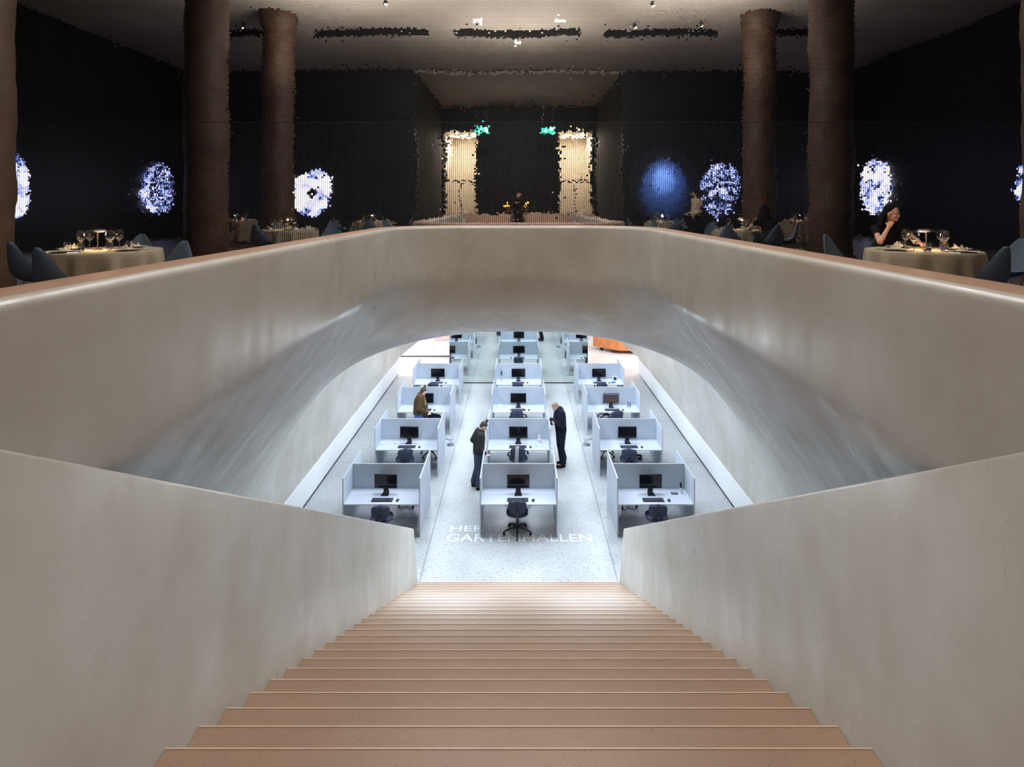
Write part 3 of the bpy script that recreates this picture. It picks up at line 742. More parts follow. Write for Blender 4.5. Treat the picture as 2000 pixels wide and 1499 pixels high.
# ---- pale flat lettering on the floor before the desks
def floor_text(body, x0, x1, y0, y1, label):
    cu = bpy.data.curves.new(body.lower(), 'FONT'); cu.body = body; cu.size = 1; cu.extrude = 0; cu.offset = .006
    o = bpy.data.objects.new('lettering_source', cu); COL.objects.link(o); bpy.context.view_layer.update()
    d = o.dimensions; bb = [Vector(c) for c in o.bound_box]; mx = min(b.x for b in bb); my = min(b.y for b in bb)
    sx, sy = (x1-x0)/d.x, (y1-y0)/d.y; o.scale = (sx, sy, 1); o.location = (x0-mx*sx, y0-my*sy, .0015)
    m, N, L, P = _mat('pale_lettering'); P.inputs['Base Color'].default_value = (.80, .83, .86, 1); P.inputs['Roughness'].default_value = .4
    me = bpy.data.meshes.new_from_object(o); me.materials.clear(); me.materials.append(m)
    q = bpy.data.objects.new('floor_lettering', me); COL.objects.link(q); q.location = o.location; q.scale = o.scale
    bpy.data.objects.remove(o); tag(q, label, 'lettering'); return q
floor_text('GARTENHALLEN', -1.51, 1.53, 12.23, 12.50, 'pale wide word GARTENHALLEN on the floor before the desks')
floor_text('HERTIE', -1.47, -.20, 12.62, 12.83, 'faint pale word HERTIE on the floor above the larger word')
# ---- tall mirror across the hall
t = thing('standing_mirror', 'tall wide mirror standing across the hall behind the last desks', 'mirror', (0, 23.07, 0))
mm, N_, L_, P_ = _mat('silver_mirror'); P_.inputs['Base Color'].default_value = (.80, .86, .82, 1); P_.inputs['Metallic'].default_value = 1; P_.inputs['Roughness'].default_value = .02
MB().box((0, .03, 1.58), (5.42, .06, 3.1)).build('mirror_pane', mm, t, False)
MB().box((0, .02, .015), (5.42, .08, .03)).build('base_rail', M['dark'], t, False)
t = thing('wall_picture', 'colourful orange and lilac picture on the white wall at rear left', 'picture', (-3.45, 27.08, .78))
pm, N_, L_, P_ = _mat('picture_print'); tc = N_.new('ShaderNodeTexCoord'); no = N_.new('ShaderNodeTexNoise'); no.inputs['Scale'].default_value = 2.2
L_.new(tc.outputs['Object'], no.inputs['Vector']); r_ = N_.new('ShaderNodeValToRGB'); e = r_.color_ramp.elements; e[0].position = .35; e[0].color = (.4, .35, .8, 1); e[1].position = .65; e[1].color = (.9, .3, .2, 1)
k_ = e.new(.5); k_.color = (.95, .65, .4, 1); L_.new(no.outputs['Fac'], r_.inputs['Fac']); L_.new(r_.outputs['Color'], P_.inputs['Base Color'])
MB().box((0, 0, .7), (1.0, .02, 1.4)).build('print', pm, t, False); MB().box((0, .012, .7), (.96, .02, 1.36)).build('backing', M['white'], t, False)
t = thing('wooden_plinth', 'low orange wooden plinth on short black feet at rear right', 'plinth', (4.75, 28.2, 0))
mb = MB(); pl = [(-1.15, .35), (-.1, -.55), (1.5, -.75), (2.2, .6), (.6, 1.3)]
for z in (.14, .95): mb.v += [(x, y, z) for x, y in pl]
mb.f += [(i, (i+1) % 5, 5+(i+1) % 5, 5+i) for i in range(5)] + [(4, 3, 2, 1, 0), (5, 6, 7, 8, 9)]
mb.build('plinth_body', M['orange_wood'], t, False, .01)
for x, y in ((-.75, .2), (-.25, -.3), (.9, -.55), (1.9, .3)): MB().box((x, y, .07), (.14, .14, .14)).build('foot', M['black'], t, False)
# ================================================================ PEOPLE
def rem(o, vox=.011, sm=4):
    r = o.modifiers.new('skin', 'REMESH'); r.mode = 'VOXEL'; r.voxel_size = vox; r.use_smooth_shade = True
    s = o.modifiers.new('soft', 'SMOOTH'); s.iterations = sm; s.factor = .5; return o
def hand(mb, wrist, dirv, palmn, curl=.5, side=1):
    """palm, four fingers, thumb; dirv = pointing direction, palmn = palm normal"""
    d = Vector(dirv).normalized(); nrm = Vector(palmn).normalized(); a = d.cross(nrm).normalized()*side; w = Vector(wrist)
    nrm = a.cross(d).normalized()*side
    p = w+d*.05
    for k in (-1.5, -.5, .5, 1.5): mb.cap(w+a*k*.010, w+d*.085+a*k*.019, .0135, .0115, 8)
    for k, l in ((-1.5, .062), (-.5, .078), (.5, .074), (1.5, .066)):
        b = w+d*.085+a*k*.019; d1 = (d+nrm*curl*.7).normalized(); d2 = (d+nrm*curl*1.9).normalized()
        m_ = b+d1*l*.5; mb.cap(b, m_, .0095, .0088, 8); mb.cap(m_, m_+d2*l*.5, .0088, .007, 8)
    b = w+d*.025+a*.024; m_ = b+(d*.6+a*.8).normalized()*.035; mb.cap(b, m_, .013, .0105, 8); mb.cap(m_, m_+(d+a*.2+nrm*curl*.6).normalized()*.034, .0105, .0085, 8)
def person(name, label, loc, rz, J, top, low, shoe, hair, skin, hairstyle='short', vox=.011, coat=0, extra=None, bare_arm=False, seated=False):
    """J: joints in local metres, +Y is forward, +X the figure's right"""
    t = thing(name, label, 'person', loc, rz)
    V = {k: Vector(v) for k, v in J.items() if k[0] != '_'}
    hc = V['head']; R = Matrix.Rotation(J.get('_yaw', (0,))[0], 3, 'Z') @ Matrix.Rotation(-J.get('_nod', (0,))[0], 3, 'X') @ Matrix.Rotation(J.get('_tilt', (0,))[0], 3, 'Y')
    H = lambda x, y, z: hc+R @ Vector((x, y, z))
    mb = MB()
    mb.ball(H(0, -.005, .025), (.074, .092, .088), 20, 14, R); mb.ball(H(0, .022, -.045), (.056, .062, .066), 16, 12, R)
    mb.ball(H(0, .068, -.088), (.022, .02, .018), 10, 8, R)                      # chin
    mb.cap(H(0, .083, .008), H(0, .104, -.026), .008, .0125, 8)                   # nose
    mb.ball(H(0, .086, -.062), (.024, .012, .012), 10, 8, R)                      # mouth area
    for s in (-1, 1):
        mb.ball(H(s*.076, -.008, -.012), (.009, .02, .032), 8, 8, R)               # ears
        mb.ball(H(s*.036, .062, -.03), (.024, .024, .022), 8, 8, R)               # cheeks
        mb.ball(H(s*.03, .08, .022), (.022, .012, .008), 8, 8, R)                 # brow ridge
    mb.cap(V['neck'], H(0, -.02, -.05), .054, .05)
    sh = V['neck']-Vector((0, 0, .05)); 
    mb.cap(sh, V['chest'], .08, .11); mb.cap(V['chest'], V['pelvis'], .10, .11)
    for s in 'LR':
        mb.cap(V['sh'+s], sh, .045, .06); mb.cap(V['sh'+s], V['el'+s], .045, .036); mb.cap(V['el'+s], V['wr'+s], .037, .024)
        mb.cap(V['hip'+s], V['kn'+s], .078, .052); mb.cap(V['kn'+s], V['an'+s], .052, .034); mb.cap(V['an'+s], V['an'+s]+Vector((0, .13, -.035)), .034, .028)
        hd = J.get('_hand'+s); d = Vector(hd[0]) if hd else (V['wr'+s]-V['el'+s]); pn = hd[1] if hd else (0, 1, 0)
        hand(mb, V['wr'+s], d, pn, hd[2] if hd else .5, -1 if s == 'L' else 1)
    rem(mb.build('body', skin, t), vox, 2)
    # eyes, lips
    for s in (-1, 1):
        e_ = MB().ball(H(s*.031, .080, .006), (.013, .008, .0065), 10, 8, R).build('eye', M['white'], t); MB().ball(H(s*.031, .0855, .006), .0055, 8, 6).build('pupil', M['hair_black'], e_)
        MB().cap(H(s*.018, .088, .024), H(s*.046, .079, .025), .0035, .0025, 6).build('eyebrow', hair, t)
    MB().ball(H(0, .0965, -.062), (.019, .006, .007), 10, 6, R).build('lips', M['lips'], t)
    # top garment
    g = coat
    mb = MB()
    mb.cap(sh+Vector((0, 0, -.01)), V['chest'], .10+g, .135+g); mb.cap(V['chest'], V['pelvis']+Vector((0, 0, -.02)), .13+g, .125+g)
    for s in 'LR':
        mb.cap(V['sh'+s]+Vector((0, 0, -.01)), V['chest'], .062+g, .10+g); mb.cap(V['sh'+s], sh, .056+g, .07+g)
        mb.cap(V['hip'+s]+Vector((0, 0, .04)), V['chest'], .10+g, .10+g)
        if not bare_arm: mb.cap(V['sh'+s], V['el'+s], .062+g, .05+g); mb.cap(V['el'+s], V['wr'+s], .05+g, .036+g*.6)
        else: mb.cap(V['sh'+s], V['sh'+s].lerp(V['el'+s], .35), .062+g, .058+g)
    rem(mb.build('top_garment', top, t), vox, 5)
    mb = MB()
    for s in 'LR':
        q = g*.7; mb.cap(V['pelvis'], V['hip'+s], .12, .11); mb.cap(V['hip'+s], V['kn'+s], .098+q, .075+q); mb.cap(V['kn'+s], V['an'+s]+Vector((0, 0, .03+q)), .075+q, .07+q)
    rem(mb.build('trousers', low, t), vox, 5)
    for s in 'LR':
        a = V['an'+s]; mb = MB(); f = a.z
        mb.ball((a.x, a.y+.06, a.z-.045), (.046, .135, .04), 14, 8, p=.8); mb.cap((a.x, a.y-.01, a.z-.03), (a.x, a.y, a.z), .042, .042, 10); mb.build('shoe', shoe, t)
    mb = MB()
    if hairstyle == 'short':
        mb.ball(H(0, -.018, .042), (.079, .094, .083), 18, 12, R); mb.ball(H(0, -.05, -.01), (.07, .055, .06), 14, 10, R)
    elif hairstyle == 'bun':
        mb.ball(H(0, -.02, .036), (.081, .094, .088), 18, 12, R); mb.ball(H(0, -.055, -.02), (.066, .05, .06), 14, 10, R); mb.ball(H(0, -.035, .15), (.042, .042, .04), 14, 10, R); mb.ball(H(0, -.03, .118), .028, 10, 8, R)
    else:
        mb.ball(H(0, -.026, .046), (.082, .094, .086), 18, 12, R)
        for k in range(9):
            a = PI+(k-4)*.29; x, y = .078*math.sin(a), .085*math.cos(a)
            mb.tube([H(x*.9, y*.9-.01, .04), H(x*1.12, y*1.1-.015, -.06), H(x*1.3, y*1.25-.03, -.17), H(x*1.25, y*1.2-.035, -.32)], [.03, .036, .036, .02], 10)
    rem(mb.build('hair', hair, t), .009, 3)
    if extra: extra(t, V, H)
    return t
def standing(h=1.7, lean=0.0, look=.5):
    k = h/1.75
    def P(x, y, z): return (x*k, y*k+lean*max(0, z-.95), z*k)
    J = dict(pelvis=P(0, 0, .97), chest=P(0, 0, 1.27), neck=P(0, .01, 1.49), head=P(0, .04+look*.05, 1.625-look*.02), shL=P(-.18, 0, 1.42), shR=P(.18, 0, 1.42),
        hipL=P(-.09, 0, .93), hipR=P(.09, 0, .93), knL=P(-.10, .03, .50), knR=P(.10, .02, .50), anL=P(-.11, -.02, .085), anR=P(.11, -.02, .085),
        elL=P(-.24, -.02, 1.13), elR=P(.24, -.02, 1.13), wrL=P(-.22, .12, .92), wrR=P(.22, .12, .92))
    J['_nod'] = (look,); return J
# man, arms folded, looking down to the left (faces -X, slightly to us)
J = standing(1.80, .06, .75)
J.update(elL=(-.25, .06, 1.16), elR=(.25, .06, 1.16), wrL=(.06, .25, 1.24), wrR=(-.07, .27, 1.19), anR=(.12, -.12, .085), knR=(.11, -.02, .5), head=(0, .16, 1.60))
J['_handL'] = ((1, .1, .25), (0, -1, 0), .5); J['_handR'] = ((-1, .1, .35), (0, -1, 0), .5)
person('person', 'tall person in a navy suit of shirt and wide trousers, arms folded, head bowed', (1.13, 15.78, 0), math.radians(105), J, M['cloth_navy'], M['cloth_navy'], M['cloth_black'], M['hair_blond'], M['skin_pale'], 'short', coat=.03)
# woman in leather jacket, looking down, faces right
J = standing(1.66, .05, .8)
J.update(elL=(-.25, -.10, 1.10), elR=(.26, -.06, 1.08), wrL=(-.17, .08, .93), wrR=(.20, .12, .92), head=(0, .13, 1.51), anL=(-.10, -.10, .085), knL=(-.10, -.0, .47))
person('person', 'person with a bun in a dark jacket and jeans standing behind the front middle desk', (-.99, 14.55, 0), math.radians(-75), J, M['leather'], M['denim'], M['cloth_black'], M['hair_brown'], M['skin_pale'], 'bun', coat=.02)
# woman in brown coat
J = standing(1.62, .10, .55)
J.update(elL=(-.25, .02, 1.07), elR=(.25, .02, 1.05), wrL=(-.10, .22, .90), wrR=(.10, .24, .88), head=(0, .15, 1.48)); J['_yaw'] = (.5,)
def scarf(t, V, H):
    mb = MB()
    for k in range(12):
        a = k*PI/6; mb.cap(V['neck']+Vector((.085*math.cos(a), .085*math.sin(a), .0)), V['neck']+Vector((.085*math.cos(a+.52), .085*math.sin(a+.52), .0)), .036, .036, 8)
    mb.cap(V['neck']+Vector((0, .09, 0)), V['chest']+Vector((.03, .17, -.08)), .035, .045); rem(mb.build('scarf', M['scarf'], t), .012, 3)
person('person', 'person with a bun in a fluffy brown coat and mustard scarf at a desk', (-2.96, 17.38, 0), math.radians(-80), J, M['coat_brown'], M['jeans_blue'], M['cloth_black'], M['hair_brown'], M['skin_pale'], 'bun', coat=.035, extra=scarf)
# ================================================================ RESTAURANT
# columns (rough brown stone shafts with flared heads)
for sx, sd in ((-1, 'left'), (1, 'right')):
    for y, wh in ((7.54, 'beside the set table'), (3.6, 'nearer the back wall')):
        t = thing('stone_column', 'rough brown stone column on the %s, %s' % (sd, wh), 'column', (sx*7.03, y, UF), group='brown stone columns of the restaurant')
        mb = MB(); nz = 60; n = 28; hh = CZ-UF
        for j in range(nz+1):
            z = hh*.0+ (hh-.55)*j/nz
            for i in range(n):
                a = 2*PI*i/n
                r = .455*(1+.018*math.sin(z*5.1+sx+y)+.02*math.sin(z*2.3+a*2+y)+.012*math.sin(a*5+z*7)+.014*random.uniform(-1, 1))
                mb.v.append((r*math.cos(a), r*math.sin(a), z))
        for j in range(nz):
            mb.f += [(j*n+i, j*n+(i+1) % n, (j+1)*n+(i+1) % n, (j+1)*n+i) for i in range(n)]
        mb.build('shaft', M['column'], t)
        MB().lathe([(.44, hh-.56), (.47, hh-.5), (.50, hh-.3), (.53, hh-.25), (.53, hh-.02)], 28).build('capital', M['column'], t)
        MB().lathe([(.55, 0), (.55, .1), (.5, .16), (.47, .2)], 28).build('column_base', M['column'], t)
# drop chair
def make_drop():
    t = thing('drop_chair', 'x', 'chair')
    prof = [(.20, .455), (.10, .425), (-.02, .42), (-.13, .445), (-.205, .51), (-.235, .60), (-.255, .69), (-.27, .78), (-.28, .85), (-.283, .885)]
    wid = [.10, .19, .235, .25, .245, .215, .165, .115, .07, .03]
    def lerp(tb, u):
        f = u*(len(tb)-1); i = min(int(f), len(tb)-2); k = f-i; a, b = tb[i], tb[i+1]
        return a+(b-a)*k if not isinstance(a, tuple) else tuple(p+(q-p)*k for p, q in zip(a, b))
    n, m = 16, 26; top = []; 
    mb = MB()
    for face in (0, 1):
        for j in range(m+1):
            u = j/m; y, z = lerp(prof, u); w_ = lerp(wid, u)
            y2, z2 = lerp(prof, min(1, u+.02)); y1, z1 = lerp(prof, max(0, u-.02)); l = math.hypot(y2-y1, z2-z1); ny, nz = (z2-z1)/l, -(y2-y1)/l   # outward-ish
            for i in range(n+1):
                v = i/n*2-1; cup = .34*w_*v*v
                th = .016*(1-abs(v)**6)
                s = (1 if face else -1)*th
                mb.v.append((v*w_, y+ny*(cup-s)*(1)*1.0, z+nz*(-1)*(-cup+s)*-1*-1 if False else z+nz*(cup-s)))
    q = (n+1)*(m+1)
    for face in (0, 1):
        for j in range(m):
            for i in range(n):
                a = face*q+j*(n+1)+i; mb.f.append((a, a+1, a+n+2, a+n+1))
    for j in (0, m):
        for i in range(n): a = j*(n+1)+i; mb.f.append((a, a+1, q+a+1, q+a))
    mb.build('shell', M['dropfab'], t, angle=70)
    for sx in (-1, 1):
        for (x0, y0, x1, y1) in ((sx*.09, .08, sx*.21, .2), (sx*.09, -.08, sx*.21, -.22)):
            MB().cyl((x0, y0, .425), (x1, y1, 0), .009, n=8).build('leg', M['steel'], t)
    return t
dc0 = make_drop()
DG = 'drop-shaped dining chairs'
def face_to(x, y, tx, ty): return math.atan2(ty-y, tx-x)-PI/2
LT, RT = (-5.22, 7.42), (5.09, 7.42)
dch = [(-5.64, 6.9, (-5.3, 7.8), 'blue grey drop chair second from the left, left of the left table'), (-4.66, 6.05, (-4.4, 7.0), 'blue grey drop chair in front of the left table'),
       (-5.42, 8.3, LT, 'blue grey drop chair behind the left table'), (-4.17, 7.0, LT, 'blue grey drop chair at the right side of the left table'),
       (-3.66, 3.85, (-2.9, 4.3), 'blue grey drop chair cut off by the left edge of the photo'),
       (4.55, 8.2, RT, 'blue grey drop chair on the left side of the right table'), (4.84, 6.2, (4.55, 7.2), 'blue grey drop chair in front of the right table'),
       (6.08, 7.35, (5.1, 7.1), 'blue grey drop chair right of the right table'), (3.66, 4.15, (2.9, 4.6), 'blue grey drop chair cut off by the right edge of the photo'),
       (5.28, 8.42, RT, 'blue grey drop chair the seated woman sits on')]
for x, y, (tx, ty), lb in dch: put(dc0, (x, y, UF), face_to(x, y, tx, ty), lb, DG)
# dining tables
def make_table():
    t = thing('dining_table', 'x', 'table')
    MB().cyl((0, 0, .715), (0, 0, .738), .615, n=48).build('tabletop', M['wood'], t)
    mb = MB(); mb.lathe([(.26, 0), (.26, .02), (.05, .05), (.045, .715)], 24); mb.build('pedestal', M['steel'], t)
    return t
def make_cloth():
    n = 120; mb = MB(); prof = [(0.0, .742), (.35, .742), (.60, .742), (.625, .738), (.635, .72), (.64, .66), (.645, .5), (.65, .3), (.655, .1), (.656, .04)]
    for j, (r, z) in enumerate(prof):
        for i in range(n):
            a = 2*PI*i/n; amp = max(0, .74-z)*.11; f = (math.sin(a*13)+.5*math.sin(a*7+1)+.35*math.sin(a*23+2))*amp
            mb.v.append(((r+f)*math.cos(a), (r+f)*math.sin(a), z))
    for j in range(1, len(prof)-1): mb.f += [(j*n+i, j*n+(i+1) % n, (j+1)*n+(i+1) % n, (j+1)*n+i) for i in range(n)]
    mb.f.append(tuple(n+i for i in range(n)))
    mb.v = mb.v; return mb
tb0 = make_table()
cl0 = make_cloth().build('tablecloth', M['cloth'], angle=60); so = cl0.modifiers.new('s', 'SOLIDIFY'); so.thickness = .003; cl0['category'] = 'tablecloth'
def make_wine():
    t = thing('wine_glass', 'x', 'glass')
    MB().lathe([(.012, .10), (.035, .125), (.052, .155), (.054, .18), (.048, .21), (.038, .245), (.0365, .245), (.0465, .21), (.0525, .18), (.0505, .155), (.034, .127), (.002, .104)], 24).build('bowl', M['glass'], t)
    MB().lathe([(.036, 0), (.036, .002), (.012, .006), (.004, .015), (.0035, .09), (.010, .099)], 20).build('stem', M['glass'], t); return t
def make_tumbler():
    t = thing('tumbler', 'x', 'glass')
    MB().lathe([(.030, 0), (.042, .02), (.045, .05), (.036, .105), (.0345, .105), (.0435, .05), (.040, .021), (.002, .01)], 24).build('glass_wall', M['glass'], t); return t
def make_plate():
    t = thing('dinner_plate', 'x', 'plate')
    MB().lathe([(.08, 0), (.10, .006), (.145, .016), (.147, .019), (.10, .011), (.01, .008)], 32).build('plate_dish', M['china'], t); return t
def make_napkin():
    t = thing('folded_napkin', 'x', 'napkin'); mb = MB()
    for a, s, h in ((0, .05, .075), (.9, .045, .055), (2.2, .045, .06), (3.4, .04, .05)):
        c, si = math.cos(a), math.sin(a); ox, oy = .045*c, .045*si
        mb.add([(ox-s*si-.0, oy+s*c, 0), (ox+s*si, oy-s*c, 0), (ox*.2, oy*.2, 0), (ox+.0, oy, h), (ox*.4-.3*s*si, oy*.4+.3*s*c, h*.35)], [(0, 1, 2), (0, 3, 1), (1, 3, 2), (2, 3, 4), (0, 4, 3), (0, 2, 4)])
    mb.ball((0, 0, .012), (.07, .06, .014), 16, 8, p=.8); mb.build('linen_folds', M['napkin'], t, True, angle=25); return t
def make_lamp():
    t = thing('table_lamp', 'x', 'lamp')
    MB().lathe([(.055, 0), (.055, .012), (.012, .018), (.009, .03), (.008, .24), (.012, .245)], 24).build('lamp_stem', M['chrome'], t)
    MB().lathe([(.012, .275), (.05, .27), (.085, .255), (.105, .232), (.108, .222), (.100, .226), (.08, .246), (.045, .258), (.004, .262)], 32).build('lamp_shade', M['chrome'], t)
    MB().lathe([(.02, .247), (.06, .243), (.062, .240), (.02, .238)], 24).build('light_diffuser', M['glow'], t); return t
def make_cut(kind):
    t = thing(kind, 'x', 'cutlery'); MB().tube([(0, -.09, .004), (0, 0, .006), (0, .04, .005)], [.004, .003, .004], 6).build('handle', M['steel'], t)
    mb = MB()
    if kind == 'fork':
        mb.box((0, .052, .005), (.022, .024, .002))
        for k in (-1.5, -.5, .5, 1.5): mb.box((k*.006, .08, .006), (.003, .035, .002))
        mb.build('tines', M['steel'], t, False)
    else: mb.ball((0, .075, .004), (.010, .04, .0015), 10, 6); mb.build('blade', M['steel'], t)
    return t
P_ = dict(wine=make_wine(), tum=make_tumbler(), plate=make_plate(), nap=make_napkin(), lamp=make_lamp(), fork=make_cut('fork'), knife=make_cut('table_knife'))
tables = [(LT, 'the left table near the parapet', [(-.44, .02), (-.17, -.43), (.14, .38), (.40, -.16)], -1),
          (RT, 'the right table where the woman sits', [(-.42, -.12), (.18, -.43), (.45, .0), (-.05, .40)], 1),
          ((-4.95, .7), 'the left table by the back wall', [(-.5, 0), (0, -.5), (.5, 0), (0, .5)], -1),
          ((4.9, .7), 'the right table by the back wall', [(-.5, 0), (0, -.5), (.5, 0), (0, .5)], 1),
          ((-9.6, .7), 'the far left corner table', [(-.5, 0), (0, -.5), (.5, 0), (0, .5)], -1),
          ((9.6, .7), 'the far right corner table', [(-.5, 0), (0, -.5), (.5, 0), (0, .5)], 1)]
ORD4 = ['leftmost', 'second from left', 'third from left', 'rightmost']
ZT = UF+.7425
firstc = True
for ti, ((tx, ty), tn, plates, sgn) in enumerate(tables):
    ref = '' if ti < 2 else ', seen in the mirror'
    put(tb0, (tx, ty, UF), 0, 'round pedestal table under the cloth of '+tn.replace('the ', 'the ', 1), 'round dining tables')
    if firstc: c = cl0; c.location = (tx, ty, UF); firstc = False
    else: c = cl0.copy(); COL.objects.link(c); c.location = (tx, ty, UF)
    c['label'] = 'pleated beige cloth falling over '+tn; c['group'] = 'beige round tablecloths'
    put(P_['lamp'], (tx-.02+sgn*.03, ty-.05, ZT), 0, 'small mushroom table lamp glowing on '+tn, 'mushroom table lamps')
    point('table_lamp_light', (tx-.02+sgn*.03, ty-.05, ZT+.215), 10, AMBER, .03)
    pls = sorted(plates, key=lambda p: (tx+p[0])/(ty+p[1]) if ti < 2 else p[0])
    for k, (dx, dy) in enumerate(pls):
        put(P_['plate'], (tx+dx, ty+dy, ZT), 0, ORD4[k]+' grey plate on '+tn, 'plates on the dining tables')
        put(P_['nap'], (tx+dx, ty+dy, ZT+.010), k*1.3, 'peaked napkin on the '+ORD4[k]+' plate, '+tn, 'folded napkins')
        a = math.atan2(-dy, -dx); px, py = -math.sin(a), math.cos(a)
        if ti < 2:
            put(P_['fork'], (tx+dx+px*.19, ty+dy+py*.19, ZT), a-PI/2, 'fork beside the '+ORD4[k]+' plate on '+tn, 'cutlery on the dining tables')
            put(P_['knife'], (tx+dx-px*.19, ty+dy-py*.19, ZT), a-PI/2, 'knife beside the '+ORD4[k]+' plate on '+tn, 'cutlery on the dining tables')
    if ti == 0: wn = [(-.30, .16), (-.22, -.10), (.05, .20), (.10, -.04)]; tu = [(-.36, -.14), (-.10, -.27), (-.02, .12), (.22, .14)]
    elif ti == 1: wn = [(-.24, -.20), (-.08, .20), (.16, -.16), (.28, .06)]; tu = [(-.26, .0), (-.19, -.36), (.10, -.24), (.36, .14)]
    else: wn = [(-.25, .12), (-.12, -.25), (.12, .25), (.25, -.12)]; tu = [(-.30, -.05), (.05, -.30), (-.03, .32), (.33, .08)]
    for k, (dx, dy) in enumerate(sorted(wn)): put(P_['wine'], (tx+dx, ty+dy, ZT), 0, ORD4[k]+' stemmed wine glass on '+tn, 'wine glasses')
    for k, (dx, dy) in enumerate(sorted(tu)): put(P_['tum'], (tx+dx, ty+dy, ZT), 0, ORD4[k]+' water tumbler on '+tn, 'water tumblers')
    if ti >= 2:
        for k, (dx, dy) in enumerate(((-1.0, .15), (.15, 1.0), (1.0, -.1))):
            if (tx, k) == (4.9, 2): dx, dy = .75, -.75
            put(dc0, (tx+dx, ty+dy, UF), face_to(dx, dy, 0, 0), 'blue grey drop chair %s of %s' % (('on the left', 'on the mirror side', 'on the right')[k], tn), DG)
# seated woman: head resting on her right-of-photo-left hand, looking right
J = dict(pelvis=(0, -.02, .56), chest=(0, .10, .82), neck=(0, .17, 1.045), head=(.0, .235, 1.185), shL=(-.17, .13, .97), shR=(.17, .13, .97),
     hipL=(-.09, .0, .54), hipR=(.09, .0, .54), knL=(-.10, .42, .50), knR=(.10, .42, .50), anL=(-.11, .44, .085), anR=(.11, .44, .085),
     elR=(.25, .40, .79), wrR=(.105, .345, 1.0), elL=(-.27, .38, .80), wrL=(-.16, .60, .79))
J['_yaw'] = (.6,); J['_nod'] = (.12,); J['_handR'] = ((-.42, -.22, .5), (-.4, -.8, -.6), 1.3); J['_handL'] = ((.3, 1, .05), (0, 0, -1), .6)
def earr(t, V, H):
    MB().ball(H(.082, -.004, -.055), .008, 8, 6).build('earring', M['gold'], t)
person('person', 'dark-haired woman in a sleeveless black top resting her chin on her hand', (5.25, 8.50, UF), PI-.05, J, M['cloth_black'], M['cloth_black'], M['cloth_black'], M['hair_black'], M['skin'], 'long', vox=.008, extra=earr, bare_arm=True)
# phone in her hand
t = thing('mobile_phone', 'black phone held by the seated woman above the table', 'phone', (5.44, 7.80, ZT+.055), .3)
MB().box((0, 0, 0), (.15, .075, .009), Matrix.Rotation(.5, 3, 'X')).build('phone_body', M['black'], t, False, .003)
# waiter and photographer (mirror)
J = standing(1.84, .04, .4)
J.update(wrL=(-.14, .28, 1.05), elL=(-.25, .03, 1.12), wrR=(.14, .28, 1.05), elR=(.25, .03, 1.12))
person('person', 'dark-haired waiter in a pale shirt beside a table, seen in the mirror', (5.95, 1.15, UF), math.radians(75), J, M['white_shirt'], M['cloth_black'], M['cloth_black'], M['hair_black'], M['skin'], 'short', coat=.012, vox=.014)
J = standing(1.76, 0, .2); J.update(wrL=(-.08, .33, 1.35), elL=(-.24, .12, 1.18), wrR=(.08, .33, 1.35), elR=(.24, .12, 1.18))
person('person', 'photographer in dark clothes at the stair head, seen in the mirror centre', (.0, -.75, UF), 0, J, M['cloth_black'], M['cloth_black'], M['cloth_black'], M['hair_black'], M['skin'], 'short', vox=.014)
# low stone wall behind the stair head
mb = MB(); mb.box((0, -1.45, UF+.475), (5.7, .35, .95)); struct(mb.build('wall_low_back', M['cap'], smooth=False, bevel=.02), 'low brown stone wall behind the stair head, seen in the mirror')
# reception stand with candles
t = thing('reception_stand', 'brown wooden reception stand in the passage, seen in the mirror', 'stand', (-.05, -5.2, UF)); MB().box((0, 0, .58), (1.1, .5, 1.16)).build('stand_body', M['wood'], t, False, .01); MB().box((0, 0, 1.175), (1.2, .56, .03)).build('stand_top', M['wood'], t, False)
for x, sd in ((-.45, 'left'), (.4, 'right')):
    c = thing('candle_lamp', 'orange glowing lamp on the %s of the reception stand' % sd, 'lamp', (-.05+x, -5.2, UF+1.19)); MB().lathe([(.06, 0), (.06, .015), (.015, .02)], 16).build('lamp_foot', M['wood'], c)
    MB().lathe([(.05, .02), (.07, .06), (.06, .17), (.03, .19)], 16).build('lamp_globe', emit('orange_glow', (1, .35, .06), 3), c)
# exit signs
for x, sd in ((-1.83, 'left'), (1.46, 'right')):
    t = thing('exit_sign', 'green emergency exit sign hanging on the %s, seen in the mirror' % sd, 'sign', (x, -7.2, CAMZ+3.55)); MB().box((0, 0, 0), (.62, .05, .32)).build('sign_box', M['green'], t, False, .005)
    mb = MB(); y = .0265
    mb.cyl((-.02, y, .10), (-.02, y+.004, .10), .03, n=14)
    for a, b in (((-.03, .06), (-.07, -.03)), ((-.07, -.03), (-.02, -.08)), ((-.02, -.08), (-.05, -.13)), ((-.07, -.03), (-.13, -.07)), ((-.13, -.07), (-.18, -.06)), ((-.03, .05), (.05, .02)), ((-.04, .05), (-.11, .03))):
        mb.cyl((a[0], y+.002, a[1]), (b[0], y+.002, b[1]), .013, n=6)
    mb.box((.2, y+.002, 0), (.12, .004, .24)); mb.build('pictogram', M['signwhite'], t, False)
    for sx in (-.25, .25): MB().cyl((sx, 0, .16), (sx, 0, 1.86), .005, n=6).build('hanger', M['steel'], t)
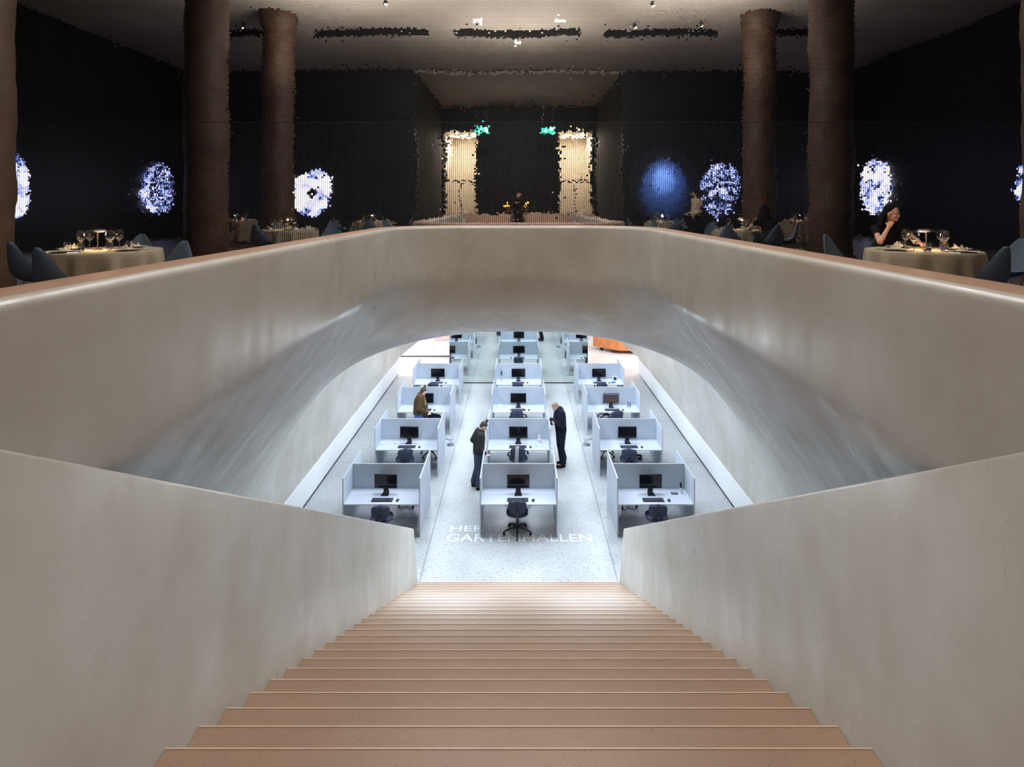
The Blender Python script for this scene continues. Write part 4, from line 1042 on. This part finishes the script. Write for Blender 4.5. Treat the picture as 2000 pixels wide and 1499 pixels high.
# round lit screens on the walls
def round_screen(loc, rz, r, seed, label, ry=1.15):
    t = thing('round_screen', label, 'screen', loc, rz); mb = MB(); n = 40
    k = random.Random(seed); ph = [k.uniform(0, 6) for _ in range(3)]
    def rad(a): return r*(1+.06*math.sin(2*a+ph[0])+.045*math.sin(3*a+ph[1])+.025*math.sin(7*a+ph[2]))
    for y in (.0, .06): mb.v += [(rad(2*PI*i/n)*math.cos(2*PI*i/n), y, ry*rad(2*PI*i/n)*math.sin(2*PI*i/n)) for i in range(n)]
    mb.f += [(i, (i+1) % n, n+(i+1) % n, n+i) for i in range(n)]+[tuple(range(n)), tuple(range(n, 2*n))]
    mb.build('screen_disc', screen_pattern('swirl_screen_%d' % seed, seed), t)
    MB().lathe([(r*.3, 0), (r*.3, .05)], 24).build('wall_mount', M['dark'], t).rotation_euler = (PI/2, 0, 0)
zc = CAMZ+.50
round_screen((-8.55, YB+.02, zc-.05), 0, .84, 1, 'round blue white screen with dark centre right of the left columns', 1.2)
round_screen((8.35, YB+.02, zc+.15), 0, .80, 2, 'mottled blue white screen just left of the right columns', 1.35)
round_screen((-XS+.04, -1.75, zc+.1), -PI/2, .92, 3, 'dim speckled oval screen left of the left columns', 1.1)
round_screen((XS-.04, -2.0, zc+.2), PI/2, .90, 4, 'tall white oval screen on the right, above the seated woman', 1.25)
round_screen((-XS+.04, 4.9, zc+.05), -PI/2, .78, 5, 'blue white oval screen cut by the left photo edge')
round_screen((XS-.04, 5.25, zc+.05), PI/2, .78, 6, 'blue white oval screen cut by the right photo edge')
spot('blue_wash', (5.9, YB+2.6, CAMZ+2.6), (6.0, YB, CAMZ+.85), 2200, (.26, .46, 1), 40, 1.0, .05)
spot('blue_wash_core', (5.9, YB+2.6, CAMZ+2.6), (6.0, YB, CAMZ+1.0), 3200, (.42, .62, 1), 22, 1.0, .05)
# made-up paler disc, added so the wall shows the blue wash
t = thing('wall_panel', 'added round patch catching the soft blue wash between the doorway and the mottled screen', 'panel', (6.0, YB+.02, CAMZ+.85)); MB().cyl((0, -.02, 0), (0, .02, 0), 1.5, n=48).build('patch_disc', plain('blue_grey_patch', (.022, .035, .07), .6, var=.2, scale=3), t, False)
# spots on the restaurant ceiling
spots = [((-8.4, 2.9), 'far left'), ((3.5, 2.9), 'centre right'), ((5.5, 3.0), 'right'), ((-3.6, 4.8), 'left'), ((3.6, 4.8), 'near right')]
for (x, y), sd in spots:
    t = thing('ceiling_spotlight', 'small bright ceiling spotlight at %s, seen in the mirror' % sd, 'spotlight', (x, y, CZ)); MB().cyl((0, 0, 0), (0, 0, -.05), .02, n=8).build('spot_stem', M['black'], t)
    MB().cyl((0, 0, -.05), (.02, .02, -.17), .045, n=14).build('spot_can', M['black'], t); MB().cyl((.02, .02, -.171), (.021, .021, -.176), .04, n=14).build('spot_lens', M['spotglow'], t)
